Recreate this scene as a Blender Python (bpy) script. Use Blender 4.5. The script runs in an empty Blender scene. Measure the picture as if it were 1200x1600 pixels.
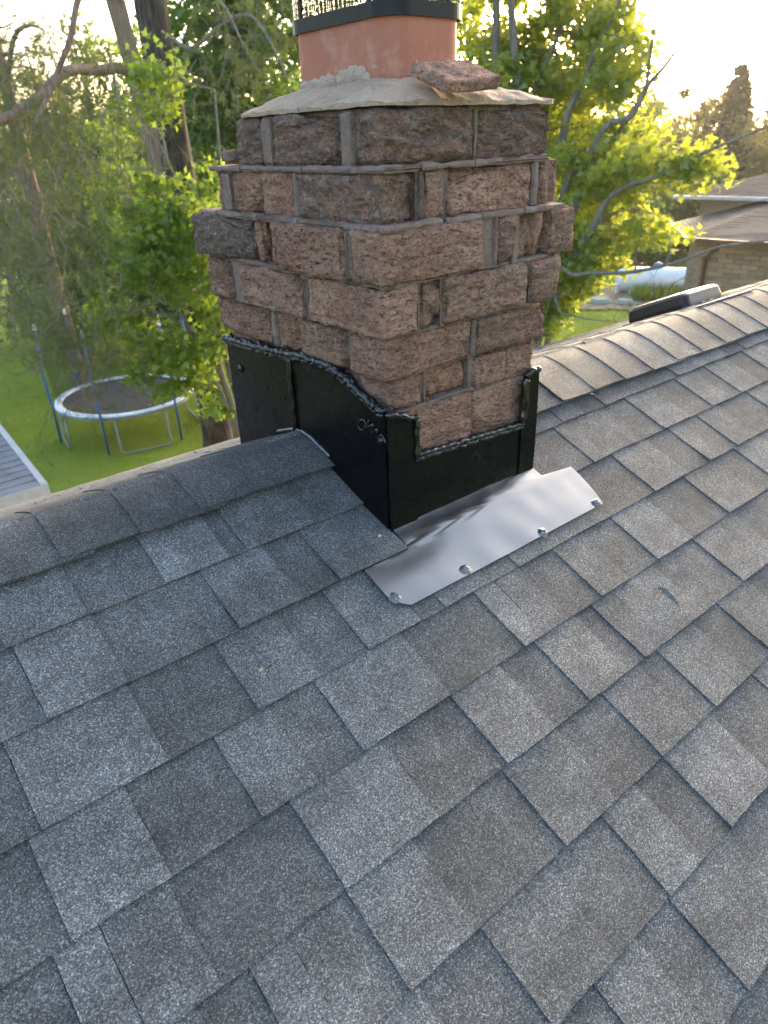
import bpy, math, random
import numpy as np
from mathutils import Vector, noise as mnoise

sc = bpy.context.scene
COL = sc.collection
R = math.radians
rng = np.random.default_rng(7)

# ------------------------------------------------------------------ camera
Z0 = 5.293                                   # roof datum (near chimney corner) above the lawn
YAW, PITCH, ROLL = R(38.70), R(27.905), R(-2.343)
FPX = 1108.2                                 # focal length in pixels of the 1200x1600 frame
CAM = np.array([-0.794, -0.968, 0.707 + Z0])
fw = np.array([math.sin(YAW) * math.cos(PITCH), math.cos(YAW) * math.cos(PITCH), -math.sin(PITCH)])
r0 = np.array([math.cos(YAW), -math.sin(YAW), 0.0])
u0 = np.cross(r0, fw)
rt = r0 * math.cos(ROLL) + u0 * math.sin(ROLL)
up = -r0 * math.sin(ROLL) + u0 * math.cos(ROLL)
cd = bpy.data.cameras.new('camera')
cam = bpy.data.objects.new('camera', cd)
COL.objects.link(cam)
from mathutils import Matrix
m = Matrix.Identity(4)
for i, ax in enumerate((rt, up, -fw)):
    for j in range(3):
        m[j][i] = ax[j]
for j in range(3):
    m[j][3] = CAM[j]
cam.matrix_world = m
cd.sensor_fit = 'VERTICAL'
cd.sensor_height = 24.0
cd.sensor_width = 18.0
cd.lens = FPX / 1600.0 * 24.0
cd.clip_start = 0.05
cd.clip_end = 2000
cd.dof.use_dof = True
cd.dof.focus_distance = 1.30
cd.dof.aperture_fstop = 4.6
sc.camera = cam

# ------------------------------------------------------------------ sky, sun, exposure
SUN_AZ, SUN_EL = 61.0, 9.5
world = bpy.data.worlds.new('World')
sc.world = world
world.use_nodes = True
wn = world.node_tree.nodes
sky = wn.new('ShaderNodeTexSky')
sky.sky_type = 'NISHITA'
sky.sun_disc = False
sky.sun_elevation = R(SUN_EL)
sky.sun_rotation = R(SUN_AZ)
sky.air_density = 0.8
sky.dust_density = 5.0
sky.ozone_density = 1.0
world.node_tree.links.new(sky.outputs[0], wn['Background'].inputs[0])
wn['Background'].inputs[1].default_value = 0.15
sl = bpy.data.lights.new('sun', 'SUN')
sl.energy = 1.0
sl.angle = R(10.0)
sl.color = (1.0, 0.81, 0.58)
sun = bpy.data.objects.new('sun', sl)
COL.objects.link(sun)
sd = Vector((math.sin(R(SUN_AZ)) * math.cos(R(SUN_EL)), math.cos(R(SUN_AZ)) * math.cos(R(SUN_EL)), math.sin(R(SUN_EL))))
sun.rotation_euler = sd.to_track_quat('Z', 'Y').to_euler()
sun.location = (20, 12, 12)
sc.view_settings.view_transform = 'Standard'
sc.view_settings.look = 'None'
sc.view_settings.gamma = 1.0
sc.view_settings.exposure = 3.25
sc.render.engine = 'CYCLES'
sc.cycles.max_bounces = 8
sc.cycles.transparent_max_bounces = 12
sc.cycles.use_denoising = True

# ------------------------------------------------------------------ pixel helpers (used to measure places, world metres)
def ray(u, v):
    d = rt * ((u - 600) / FPX) + up * ((800 - v) / FPX) + fw
    return d / np.linalg.norm(d)
def azp(u, v, d):
    """world point seen at pixel (u, v), at horizontal distance d from the viewpoint"""
    q = ray(u, v)
    return CAM + q * (d / math.hypot(q[0], q[1]))
def at_ax(u, v, ax, val):
    q = ray(u, v)
    return CAM + q * ((val - CAM[ax]) / q[ax])
def proj(p):
    q = np.asarray(p, float) - CAM
    z = q @ fw
    return 600 + FPX * (q @ rt) / z, 800 - FPX * (q @ up) / z, z

# ------------------------------------------------------------------ object helpers
WLOC = {}
def link(o, parent, loc):
    COL.objects.link(o)
    if parent is not None:
        o.parent = parent
        o.location = Vector(loc) - Vector(WLOC[parent.name])
    else:
        o.location = loc
    WLOC[o.name] = tuple(loc)
def tag(o, label, cat=None, group=None, kind=None):
    if label: o['label'] = label
    if cat: o['category'] = cat
    if group: o['group'] = group
    if kind: o['kind'] = kind
    return o
def thing(name, loc, label, cat, group=None):
    o = bpy.data.objects.new(name, None)
    o.empty_display_size = 0.2
    link(o, None, loc)
    return tag(o, label, cat, group)
def mobj(name, verts, faces, mat, parent=None, smooth=False, base=False, color=None):
    """one mesh object; verts in world metres (list or array), faces list of tuples or int array"""
    v = np.asarray(verts, dtype=np.float64).reshape(-1, 3)
    lo, hi = v.min(0), v.max(0)
    c = (lo + hi) / 2
    if base: c[2] = lo[2]
    me = bpy.data.meshes.new(name)
    lv = (v - c).astype(np.float32)
    if isinstance(faces, np.ndarray):
        n, k = faces.shape
        me.vertices.add(len(v)); me.vertices.foreach_set('co', lv.ravel())
        me.loops.add(n * k); me.loops.foreach_set('vertex_index', faces.astype(np.int32).ravel())
        me.polygons.add(n)
        me.polygons.foreach_set('loop_start', np.arange(0, n * k, k, dtype=np.int32))
        me.polygons.foreach_set('loop_total', np.full(n, k, dtype=np.int32))
        me.update(calc_edges=True)
    else:
        me.from_pydata(lv.tolist(), [], faces)
    me.materials.append(mat)
    if smooth:
        me.polygons.foreach_set('use_smooth', np.ones(len(me.polygons), dtype=bool))
    me.update()
    o = bpy.data.objects.new(name, me)
    if color: o.color = color
    link(o, parent, tuple(c))
    return o
class MB:
    """mesh builder: collects several shapes that form ONE piece"""
    def __init__(s): s.v = []; s.f = []
    def add(s, v, f):
        k = len(s.v)
        s.v += [tuple(map(float, p)) for p in v]
        s.f += [tuple(i + k for i in q) for q in f]
        return s
    def box(s, lo, hi, M=None):
        x0, y0, z0 = lo; x1, y1, z1 = hi
        v = [(x0,y0,z0),(x1,y0,z0),(x1,y1,z0),(x0,y1,z0),(x0,y0,z1),(x1,y0,z1),(x1,y1,z1),(x0,y1,z1)]
        if M: v = [M(p) for p in v]
        return s.add(v, [(0,3,2,1),(4,5,6,7),(0,1,5,4),(1,2,6,5),(2,3,7,6),(3,0,4,7)])
    def bbox(s, lo, hi, b, M=None):
        """box with chamfered edges"""
        lo = np.array(lo, float); hi = np.array(hi, float)
        v = []; idx = {}
        for cx in (0, 1):
            for cy in (0, 1):
                for cz in (0, 1):
                    c = (cx, cy, cz)
                    p = [hi[i] if c[i] else lo[i] for i in range(3)]
                    for a in range(3):
                        q = [p[i] if i == a else p[i] + (-b if c[i] else b) for i in range(3)]
                        idx[(c, a)] = len(v); v.append(M(q) if M else q)
        f = []
        for a in range(3):
            o = [i for i in range(3) if i != a]
            for s_ in (0, 1):
                q = []
                for (p, r) in ((0,0),(1,0),(1,1),(0,1)):
                    c = [0,0,0]; c[a] = s_; c[o[0]] = p; c[o[1]] = r
                    q.append(idx[(tuple(c), a)])
                f.append(tuple(q))
            for p in (0, 1):
                for r in (0, 1):
                    c0 = [0,0,0]; c0[o[0]] = p; c0[o[1]] = r
                    c1 = list(c0); c1[a] = 1
                    f.append((idx[(tuple(c0), o[0])], idx[(tuple(c1), o[0])], idx[(tuple(c1), o[1])], idx[(tuple(c0), o[1])]))
        for cx in (0, 1):
            for cy in (0, 1):
                for cz in (0, 1):
                    f.append(tuple(idx[((cx, cy, cz), a)] for a in range(3)))
        return s.add(v, f)
    def tube(s, pts, rad, n=6, caps=True):
        pts = [np.asarray(p, float) for p in pts]
        if not hasattr(rad, '__len__'): rad = [rad] * len(pts)
        v = []; f = []
        prev = None
        for i, p in enumerate(pts):
            t = pts[min(i + 1, len(pts) - 1)] - pts[max(i - 1, 0)]
            t = t / (np.linalg.norm(t) + 1e-9)
            if prev is None:
                a = np.cross(t, (0, 0, 1) if abs(t[2]) < 0.9 else (1, 0, 0))
            else:
                a = prev - t * (prev @ t)
            a = a / (np.linalg.norm(a) + 1e-9); prev = a
            b = np.cross(t, a)
            for k in range(n):
                w = 2 * math.pi * k / n
                v.append(p + (a * math.cos(w) + b * math.sin(w)) * rad[i])
        for i in range(len(pts) - 1):
            for k in range(n):
                f.append((i*n+k, i*n+(k+1) % n, (i+1)*n+(k+1) % n, (i+1)*n+k))
        if caps:
            f.append(tuple(range(n - 1, -1, -1))); f.append(tuple((len(pts)-1)*n + k for k in range(n)))
        return s.add(v, f)
    def build(s, name, mat, parent=None, smooth=False, base=False, color=None):
        return mobj(name, s.v, s.f, mat, parent, smooth, base, color)
def smoothpath(pts, k=4):
    """Catmull-Rom through the points"""
    p = [np.asarray(q, float) for q in pts]
    p = [2*p[0]-p[1]] + p + [2*p[-1]-p[-2]]
    out = []
    for i in range(1, len(p) - 2):
        for j in range(k):
            t = j / k
            out.append(0.5*((2*p[i])+(-p[i-1]+p[i+1])*t+(2*p[i-1]-5*p[i]+4*p[i+1]-p[i+2])*t*t+(-p[i-1]+3*p[i]-3*p[i+1]+p[i+2])*t**3))
    out.append(p[-2])
    return out

# ------------------------------------------------------------------ materials
class NT:
    def __init__(s, name):
        s.m = bpy.data.materials.new(name); s.m.use_nodes = True
        s.t = s.m.node_tree; s.n = s.t.nodes; s.l = s.t.links
        s.p = s.n['Principled BSDF']; s.out = s.n['Material Output']
        s._pos = None
    def new(s, t, **k):
        x = s.n.new(t)
        for a, b in k.items(): setattr(x, a, b)
        return x
    def c(s, a, b): s.l.new(a, b)
    def pos(s, scale=(1, 1, 1)):
        if s._pos is None: s._pos = s.new('ShaderNodeNewGeometry')
        if scale == (1, 1, 1): return s._pos.outputs['Position']
        mp = s.new('ShaderNodeMapping'); mp.inputs['Scale'].default_value = scale
        s.c(s._pos.outputs['Position'], mp.inputs['Vector'])
        return mp.outputs[0]
    def noise(s, scale, detail=4, rough=0.55, sc=(1, 1, 1), out='Fac', dist=0):
        x = s.new('ShaderNodeTexNoise'); x.inputs['Scale'].default_value = scale
        x.inputs['Detail'].default_value = detail; x.inputs['Roughness'].default_value = rough
        x.inputs['Distortion'].default_value = dist
        s.c(s.pos(sc), x.inputs['Vector']); return x.outputs[out]
    def voro(s, scale, out='Color', feature='F1', sc=(1, 1, 1)):
        x = s.new('ShaderNodeTexVoronoi'); x.feature = feature; x.inputs['Scale'].default_value = scale
        s.c(s.pos(sc), x.inputs['Vector']); return x.outputs[out]
    def ramp(s, fac, stops, interp='LINEAR'):
        x = s.new('ShaderNodeValToRGB'); x.color_ramp.interpolation = interp
        e = x.color_ramp.elements
        while len(e) < len(stops): e.new(0.5)
        for k, (p, c) in enumerate(stops):
            e[k].position = p; e[k].color = (c, c, c, 1) if not hasattr(c, '__len__') else (*c, 1)
        s.c(fac, x.inputs[0]); return x.outputs[0]
    def mix(s, fac, a, b, blend='MIX'):
        x = s.new('ShaderNodeMix', data_type='RGBA', blend_type=blend)
        for sock, val in ((x.inputs[0], fac), (x.inputs[6], a), (x.inputs[7], b)):
            if hasattr(val, 'links'): s.c(val, sock)
            elif hasattr(val, '__len__'): sock.default_value = (*val, 1)
            else: sock.default_value = val if sock.type == 'VALUE' else (val, val, val, 1)
        return x.outputs[2]
    def math(s, op, a, b=0.0):
        x = s.new('ShaderNodeMath', operation=op)
        for sock, val in zip(x.inputs, (a, b)):
            if hasattr(val, 'links'): s.c(val, sock)
            else: sock.default_value = val
        return x.outputs[0]
    def ocol(s):
        x = s.new('ShaderNodeObjectInfo'); y = s.new('ShaderNodeSeparateColor')
        s.c(x.outputs['Color'], y.inputs[0]); return x, y.outputs
    def bump(s, h, strength=0.5, dist=0.01, normal=None):
        x = s.new('ShaderNodeBump'); x.inputs['Strength'].default_value = strength; x.inputs['Distance'].default_value = dist
        s.c(h, x.inputs['Height'])
        if normal is not None: s.c(normal, x.inputs['Normal'])
        return x.outputs[0]
    def fin(s, col=None, rough=None, normal=None, metal=None, spec=None):
        for key, val in (('Base Color', col), ('Roughness', rough), ('Metallic', metal), ('Specular IOR Level', spec)):
            if val is None: continue
            if hasattr(val, 'links'): s.c(val, s.p.inputs[key])
            elif hasattr(val, '__len__'): s.p.inputs[key].default_value = (*val, 1)
            else: s.p.inputs[key].default_value = val
        if normal is not None: s.c(normal, s.p.inputs['Normal'])
        return s.m

def mat_shingle():
    t = NT('asphalt_shingle')
    info, oc = t.ocol()
    g1 = t.voro(680)                                   # granules
    sep = t.new('ShaderNodeSeparateColor'); t.c(g1, sep.inputs[0])
    gran = t.ramp(sep.outputs[0], [(0, 0.012), (0.3, 0.062), (0.62, 0.14), (0.86, 0.25), (0.97, 0.47), (1, 0.6)])
    g2 = t.noise(900, 2, 0.7)
    gran = t.mix(0.3, gran, t.ramp(g2, [(0.38, 0.015), (0.62, 0.29)]))
    hue = t.mix(sep.outputs[1], (1.01, 0.985, 0.94), (1.12, 1.0, 0.88))
    col = t.mix(0.55, gran, hue, 'MULTIPLY')
    blend = t.ramp(t.noise(5.5, 3, 0.6, sc=(1, 2.2, 1)), [(0.3, 0.72), (0.7, 1.28)])
    streak = t.ramp(t.noise(9, 4, 0.7, sc=(3.5, 0.5, 0.5)), [(0.3, 0.85), (0.72, 1.15)])
    col = t.mix(1.0, col, blend, 'MULTIPLY')
    col = t.mix(1.0, col, streak, 'MULTIPLY')
    col = t.mix(1.0, col, t.ramp(t.noise(22, 5, 0.65), [(0.3, 0.84), (0.7, 1.18)]), 'MULTIPLY')
    col = t.mix(1.0, col, info.outputs['Color'], 'MULTIPLY')
    h = t.math('ADD', sep.outputs[0], t.math('MULTIPLY', t.voro(680, 'Distance'), -1.2))
    n = t.bump(h, 1.0, 0.0022)
    n = t.bump(t.noise(60, 3), 0.25, 0.002, n)
    return t.fin(col, 0.82, n, spec=0.35)
def mat_stone():
    t = NT('split_sandstone')
    info, oc = t.ocol()
    lay = t.noise(46, 6, 0.7, sc=(0.7, 0.7, 1.5), dist=0.8)
    flake = t.noise(150, 5, 0.72, sc=(0.7, 0.7, 1.4), dist=0.5)
    big = t.noise(12, 4, 0.6)
    col = t.ramp(big, [(0.28, (0.25, 0.125, 0.085)), (0.5, (0.36, 0.185, 0.125)), (0.74, (0.43, 0.25, 0.178))])
    col = t.mix(oc[2], col, t.mix(1.0, col, (1.0, 1.05, 1.04), 'MULTIPLY'))
    col = t.mix(t.ramp(flake, [(0.38, 0.9), (0.50, 0.0)]), col, (0.075, 0.042, 0.03))          # dark grains, doubling as shade painted into the pits of the flake relief
    col = t.mix(t.ramp(flake, [(0.56, 0.0), (0.72, 0.8)]), col, (0.50, 0.36, 0.29))
    crn = t.math('ADD', t.math('MULTIPLY', lay, 0.5), t.math('MULTIPLY', flake, 0.5))
    crust = t.ramp(t.math('ADD', crn, t.math('MULTIPLY', t.math('SUBTRACT', oc[1], 0.56), 0.36)), [(0.47, 0.0), (0.55, 0.9)])
    col = t.mix(crust, col, t.ramp(t.noise(210, 4, 0.75), [(0.34, (0.05, 0.036, 0.028)), (0.66, (0.19, 0.138, 0.11))]))
    lich = t.math('MULTIPLY', t.ramp(t.noise(70, 6, 0.75, sc=(1, 1, 1.4), dist=1.0), [(0.54, 0.0), (0.60, 1.0)]), t.math('MULTIPLY', oc[1], 0.75))
    col = t.mix(lich, col, t.ramp(t.noise(260, 3, 0.7), [(0.35, (0.19, 0.165, 0.145)), (0.65, (0.40, 0.36, 0.32))]))
    col = t.mix(1.0, col, t.mix(oc[0], 0.85, 1.85), 'MULTIPLY')
    h = t.math('ADD', t.math('MULTIPLY', lay, 0.9), t.math('MULTIPLY', flake, 0.75))
    n = t.bump(h, 1.0, 0.03)
    n = t.bump(t.noise(520, 4, 0.7), 0.8, 0.003, n)
    return t.fin(col, 0.93, n, spec=0.15)
def mat_rough(name, c0, c1, s1, speck, bump, dist, rough=0.9, c2=None, s2=20):
    t = NT(name)
    col = t.mix(t.ramp(t.noise(s1, 5, 0.65), [(0.3, 0.0), (0.7, 1.0)]), c0, c1)
    if c2: col = t.mix(t.ramp(t.noise(s2, 5, 0.7), [(0.52, 0.0), (0.7, 0.8)]), col, c2)
    col = t.mix(0.5, col, t.ramp(t.noise(speck, 3, 0.7), [(0.3, 0.55), (0.7, 1.35)]), 'MULTIPLY')
    n = t.bump(t.noise(speck * 0.5, 5, 0.7), bump, dist)
    return t.fin(col, rough, n, spec=0.3)
def mat_plain(name, c, rough=0.5, metal=0.0, var=0.12, scale=8, bump=0.0, dist=0.002, spec=0.5):
    t = NT(name)
    k = t.ramp(t.noise(scale, 4, 0.6), [(0.3, 1 - var), (0.7, 1 + var)])
    col = t.mix(1.0, c, k, 'MULTIPLY')
    n = t.bump(t.noise(scale * 4, 4, 0.6), bump, dist) if bump else None
    rr = t.ramp(t.noise(scale * 2.3, 4, 0.7), [(0.3, max(0.03, rough - 0.08)), (0.7, min(1, rough + 0.1))])
    return t.fin(col, rr, n, metal=metal, spec=spec)
def mat_leaf(name, a, b, trans, tw=0.5, hue=None):
    t = NT(name)
    geo = t.new('ShaderNodeNewGeometry')
    rnd = geo.outputs['Random Per Island']
    col = t.mix(rnd, a, b)
    col = t.mix(t.ramp(t.noise(1.1, 2), [(0.35, 0.0), (0.65, 0.45)]), col, tuple(x * 0.6 for x in a))
    t.n.remove(t.p)
    d = t.new('ShaderNodeBsdfDiffuse'); tr = t.new('ShaderNodeBsdfTranslucent'); g = t.new('ShaderNodeBsdfGlossy')
    g.inputs['Roughness'].default_value = 0.45
    t.c(col, d.inputs[0]); 
    t.c(t.mix(rnd, trans, tuple(x * 0.72 for x in trans)), tr.inputs[0])
    m1 = t.new('ShaderNodeMixShader'); m1.inputs[0].default_value = tw
    t.c(d.outputs[0], m1.inputs[1]); t.c(tr.outputs[0], m1.inputs[2])
    m2 = t.new('ShaderNodeMixShader'); m2.inputs[0].default_value = 0.04
    t.c(m1.outputs[0], m2.inputs[1]); t.c(g.outputs[0], m2.inputs[2])
    t.c(m2.outputs[0], t.out.inputs['Surface'])
    return t.m
def mat_bark(name, c0, c1, sc=(1, 1, 0.18), scale=22, bump=0.9):
    t = NT(name)
    f = t.noise(scale, 6, 0.7, sc=sc)
    col = t.ramp(f, [(0.3, c0), (0.68, c1)])
    col = t.mix(t.ramp(t.noise(3, 4), [(0.5, 0.0), (0.75, 0.4)]), col, (0.20, 0.19, 0.14))
    return t.fin(col, 0.95, t.bump(f, bump, 0.03), spec=0.1)
def mat_lawn():
    t = NT('lawn_grass')
    a = t.noise(1.3, 5, 0.7); b = t.noise(26, 5, 0.75)
    col = t.ramp(b, [(0.25, (0.10, 0.15, 0.013)), (0.5, (0.205, 0.285, 0.024)), (0.78, (0.33, 0.40, 0.05))])
    col = t.mix(t.ramp(a, [(0.4, 0.0), (0.66, 0.7)]), col, (0.27, 0.29, 0.07))
    col = t.mix(t.ramp(t.noise(0.22, 3), [(0.45, 0.0), (0.65, 0.6)]), col, (0.07, 0.12, 0.015))
    return t.fin(col, 0.9, t.bump(b, 0.8, 0.08), spec=0.15)
def mat_net():
    t = NT('trampoline_net'); t.n.remove(t.p)
    a = t.new('ShaderNodeBsdfTransparent'); d = t.new('ShaderNodeBsdfDiffuse'); d.inputs[0].default_value = (0.03, 0.03, 0.03, 1)
    mx = t.new('ShaderNodeMixShader'); mx.inputs[0].default_value = 0.28
    t.c(a.outputs[0], mx.inputs[1]); t.c(d.outputs[0], mx.inputs[2]); t.c(mx.outputs[0], t.out.inputs['Surface'])
    return t.m
def mat_galv():
    t = NT('bare_flashing_metal')
    scr = t.ramp(t.noise(30, 5, 0.8, sc=(1, 9, 1)), [(0.45, 0.20), (0.62, 0.17), (0.8, 0.24)])
    n = t.bump(t.noise(9, 1, 0.4), 0.12, 0.006)
    return t.fin((0.21, 0.204, 0.195), scr, n, metal=1.0)
def mat_black():
    t = NT('black_flashing_paint')
    scr = t.voro(26, 'Distance', 'DISTANCE_TO_EDGE', sc=(1, 1, 0.5))
    mask = t.math('MULTIPLY', t.ramp(scr, [(0.0, 1.0), (0.006, 0.0)]), t.ramp(t.noise(9, 3), [(0.58, 0.0), (0.66, 0.5)]))
    col = t.mix(mask, (0.0035, 0.0035, 0.004), (0.16, 0.16, 0.16))
    col = t.mix(t.ramp(t.noise(14, 5, 0.7), [(0.58, 0.0), (0.8, 0.2)]), col, (0.02, 0.019, 0.018))
    rr = t.ramp(t.noise(18, 5, 0.7), [(0.3, 0.2), (0.7, 0.34)])
    return t.fin(col, rr, t.bump(t.noise(9, 2), 0.15, 0.004), spec=0.13)

M = dict(
    shingle=mat_shingle(), stone=mat_stone(), galv=mat_galv(), black=mat_black(), lawn=mat_lawn(), net=mat_net(),
    mortar=mat_rough('mortar', (0.19, 0.125, 0.095), (0.29, 0.205, 0.165), 34, 330, 1.0, 0.008, 0.95, (0.12, 0.08, 0.06), 45),
    crown=mat_rough('concrete_crown', (0.43, 0.30, 0.205), (0.55, 0.405, 0.29), 12, 300, 1.0, 0.010, 0.92, (0.26, 0.175, 0.11), 22),
    terra=mat_rough('terracotta', (0.32, 0.112, 0.066), (0.38, 0.145, 0.092), 9, 600, 0.4, 0.002, 0.75, (0.41, 0.205, 0.145), 22),
    smear=mat_rough('mortar_smear', (0.30, 0.225, 0.17), (0.40, 0.31, 0.24), 60, 500, 0.5, 0.003),
    sealant=mat_plain('black_sealant', (0.005, 0.005, 0.006), 0.09, 0, 0.1, 30, 0.12, 0.004, 0.5),
    clear=mat_plain('clear_sealant', (0.10, 0.10, 0.105), 0.06, 0.3, 0.3, 60, 0.3, 0.004, 0.8),
    cage=mat_plain('black_cap_metal', (0.008, 0.008, 0.008), 0.35, 0, 0.15, 30, spec=0.2),
    deck=mat_plain('roof_deck', (0.05, 0.05, 0.05), 0.95),
    siding=mat_plain('house_siding', (0.45, 0.42, 0.37), 0.7),
    white=mat_plain('white_paint', (0.75, 0.75, 0.72), 0.45, 0, 0.06, 4),
    trim=mat_plain('grey_trim', (0.34, 0.34, 0.34), 0.5),
    husk=mat_plain('seed_husk', (0.45, 0.30, 0.18), 0.7),
    tank=mat_plain('tank_paint', (0.72, 0.74, 0.76), 0.4, 0, 0.08, 2),
    blue=mat_plain('blue_plastic', (0.04, 0.10, 0.26), 0.5),
    dome=mat_plain('tank_dome', (0.10, 0.16, 0.26), 0.4),
    steel=mat_plain('galvanised_tube', (0.22, 0.23, 0.23), 0.5, 0.4),
    matblk=mat_plain('trampoline_mat', (0.02, 0.02, 0.022), 0.75),
    pad=mat_plain('faded_pad', (0.55, 0.60, 0.66), 0.6, 0, 0.3, 3),
    brown=mat_plain('brown_plastic', (0.02, 0.013, 0.011), 0.35, 0, 0.15, 20, spec=0.25),
    downsp=mat_plain('brown_gutter', (0.075, 0.03, 0.018), 0.45),
    concrete=mat_rough('lid_concrete', (0.22, 0.25, 0.20), (0.30, 0.33, 0.28), 6, 80, 0.3, 0.01),
    dirt=mat_rough('bare_soil', (0.16, 0.12, 0.085), (0.24, 0.19, 0.14), 2, 30, 0.6, 0.03),
    nroof=mat_rough('brown_roofing', (0.045, 0.036, 0.032), (0.08, 0.064, 0.055), 3, 60, 0.4, 0.01),
    nmort=mat_plain('pale_mortar', (0.27, 0.215, 0.165), 0.9),
    groof=mat_rough('weathered_roofing', (0.15, 0.15, 0.155), (0.22, 0.22, 0.225), 3, 90, 0.4, 0.01),
    bark_pine=mat_bark('pine_bark', (0.02, 0.015, 0.012), (0.105, 0.08, 0.065)),
    bark_tan=mat_bark('tan_bark', (0.10, 0.065, 0.045), (0.28, 0.20, 0.14)),
    bark_grey=mat_bark('grey_bark', (0.09, 0.08, 0.065), (0.24, 0.215, 0.18)),
    twig=mat_bark('dead_twig', (0.085, 0.068, 0.055), (0.20, 0.165, 0.135), (1, 1, 1), 9, 0.3),
    maple=mat_leaf('maple_leaf', (0.085, 0.165, 0.018), (0.14, 0.23, 0.03), (0.36, 0.48, 0.035), 0.5),
    maple_lit=mat_leaf('maple_leaf_spring', (0.10, 0.17, 0.02), (0.16, 0.23, 0.035), (0.46, 0.50, 0.045), 0.55),
    maple_dark=mat_leaf('maple_leaf_deep', (0.045, 0.10, 0.015), (0.075, 0.14, 0.02), (0.14, 0.25, 0.02), 0.45),
    needle=mat_leaf('pine_needle', (0.05, 0.075, 0.02), (0.095, 0.115, 0.035), (0.16, 0.19, 0.035), 0.35),
    lime=mat_leaf('lime_leaf', (0.085, 0.15, 0.018), (0.14, 0.21, 0.03), (0.36, 0.45, 0.04), 0.5),
    olive=mat_leaf('olive_leaf', (0.055, 0.085, 0.016), (0.10, 0.13, 0.028), (0.24, 0.26, 0.035), 0.45),
    golden=mat_leaf('sunglow_leaf', (0.11, 0.10, 0.03), (0.16, 0.135, 0.045), (0.34, 0.27, 0.07), 0.45),  # golden glow of the low sun and haze put into the leaf colour
    spruce=mat_leaf('spruce_spray', (0.05, 0.055, 0.025), (0.085, 0.085, 0.035), (0.14, 0.11, 0.035), 0.3),
    blade=mat_leaf('grass_blade', (0.12, 0.18, 0.02), (0.20, 0.27, 0.035), (0.36, 0.44, 0.04), 0.45),
)

# ================================================================== ground
gv = []; gf = []
N = 40
xs = np.concatenate([np.linspace(-300, -20, 8), np.linspace(-15, 70, 45), np.linspace(85, 400, 8)])
ys = np.concatenate([np.linspace(-300, -20, 8), np.linspace(-12, 70, 42), np.linspace(85, 400, 8)])
for y in ys:
    for x in xs:
        near = max(0.0, 1 - math.hypot(x - 15, y - 12) / 200)
        gv.append((x, y, 0.10 * mnoise.noise(Vector((x * 0.11, y * 0.11, 0))) * near - 0.02))
nx = len(xs)
gf = [(j*nx+i, j*nx+i+1, (j+1)*nx+i+1, (j+1)*nx+i) for j in range(len(ys)-1) for i in range(nx-1)]
tag(mobj('ground', gv, gf, M['lawn'], smooth=True), None, kind='structure')

# ================================================================== the house whose roof we stand on
TH = R(24.01); CT, ST = math.cos(TH), math.sin(TH)
TF = 0.422                                  # tan of the far slope
YR = 0.29; ZR = YR * math.tan(TH)           # ridge line
XA, XB = -5.5, 6.5                          # gable ends
EX = 0.143; S0 = -0.0864                    # shingle exposure, first course line
def near(X, s, h=0.0):
    return (X, -s*CT - h*ST, -s*ST + h*CT + Z0)
def far(X, q, h=0.0):
    a = math.atan(TF)
    return (X, YR + q*math.cos(a) + h*math.sin(a), ZR - q*math.sin(a) + h*math.cos(a) + Z0)
house = thing('house', (0.5, 0.3, 0), 'house under the charcoal shingle roof in the foreground, carrying the stone chimney', 'house')
mb = MB()
SE = 5.2                                     # eave distance down the near slope
QE = 4.9                                     # eave distance down the far slope
a0, a1, a2 = near(XA, SE, -0.012), near(XA, -YR/CT, -0.012), far(XA, QE, -0.012)
b0, b1, b2 = near(XB, SE, -0.012), near(XB, -YR/CT, -0.012), far(XB, QE, -0.012)
dn = lambda p: (p[0], p[1], p[2] - 0.14)
v = [a0, a1, a2, b0, b1, b2, dn(a0), dn(a1), dn(a2), dn(b0), dn(b1), dn(b2)]
mb.add(v, [(0,3,4,1),(1,4,5,2),(6,7,10,9),(7,8,11,10),(0,6,9,3),(2,5,11,8),(0,1,7,6),(1,2,8,7),(3,9,10,4),(4,10,11,5)])
roof = mb.build('roof', M['deck'], house)
mb = MB()
y0w, y1w = a0[1] + 0.45, a2[1] - 0.45
zt = lambda y: Z0 + (ZR - 0.16 + (y - YR) * math.tan(TH) if y < YR else ZR - 0.16 - (y - YR) * TF)
for (xa, xb) in ((XA + 0.4, XB - 0.4),):
    v = [(xa,y0w,0),(xa,YR,0),(xa,y1w,0),(xa,y0w,zt(y0w)),(xa,YR,zt(YR)),(xa,y1w,zt(y1w))]
    v += [(xb, p[1], p[2]) for p in v]
    mb.add(v, [(0,1,4,3),(1,2,5,4),(6,9,10,7),(7,10,11,8),(0,3,9,6),(2,8,11,5)])
mb.build('wall', M['siding'], house)
for pa, pb in ((a0, b0), (a2, b2)):
    sgn = -1 if pa[1] < YR else 1
    mb = MB(); mb.box((XA, min(pa[1], pa[1]+sgn*0.02), pa[2]-0.17), (XB, max(pa[1], pa[1]+sgn*0.02), pa[2]-0.006))
    mb.build('fascia_board', M['white'], house)

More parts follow.
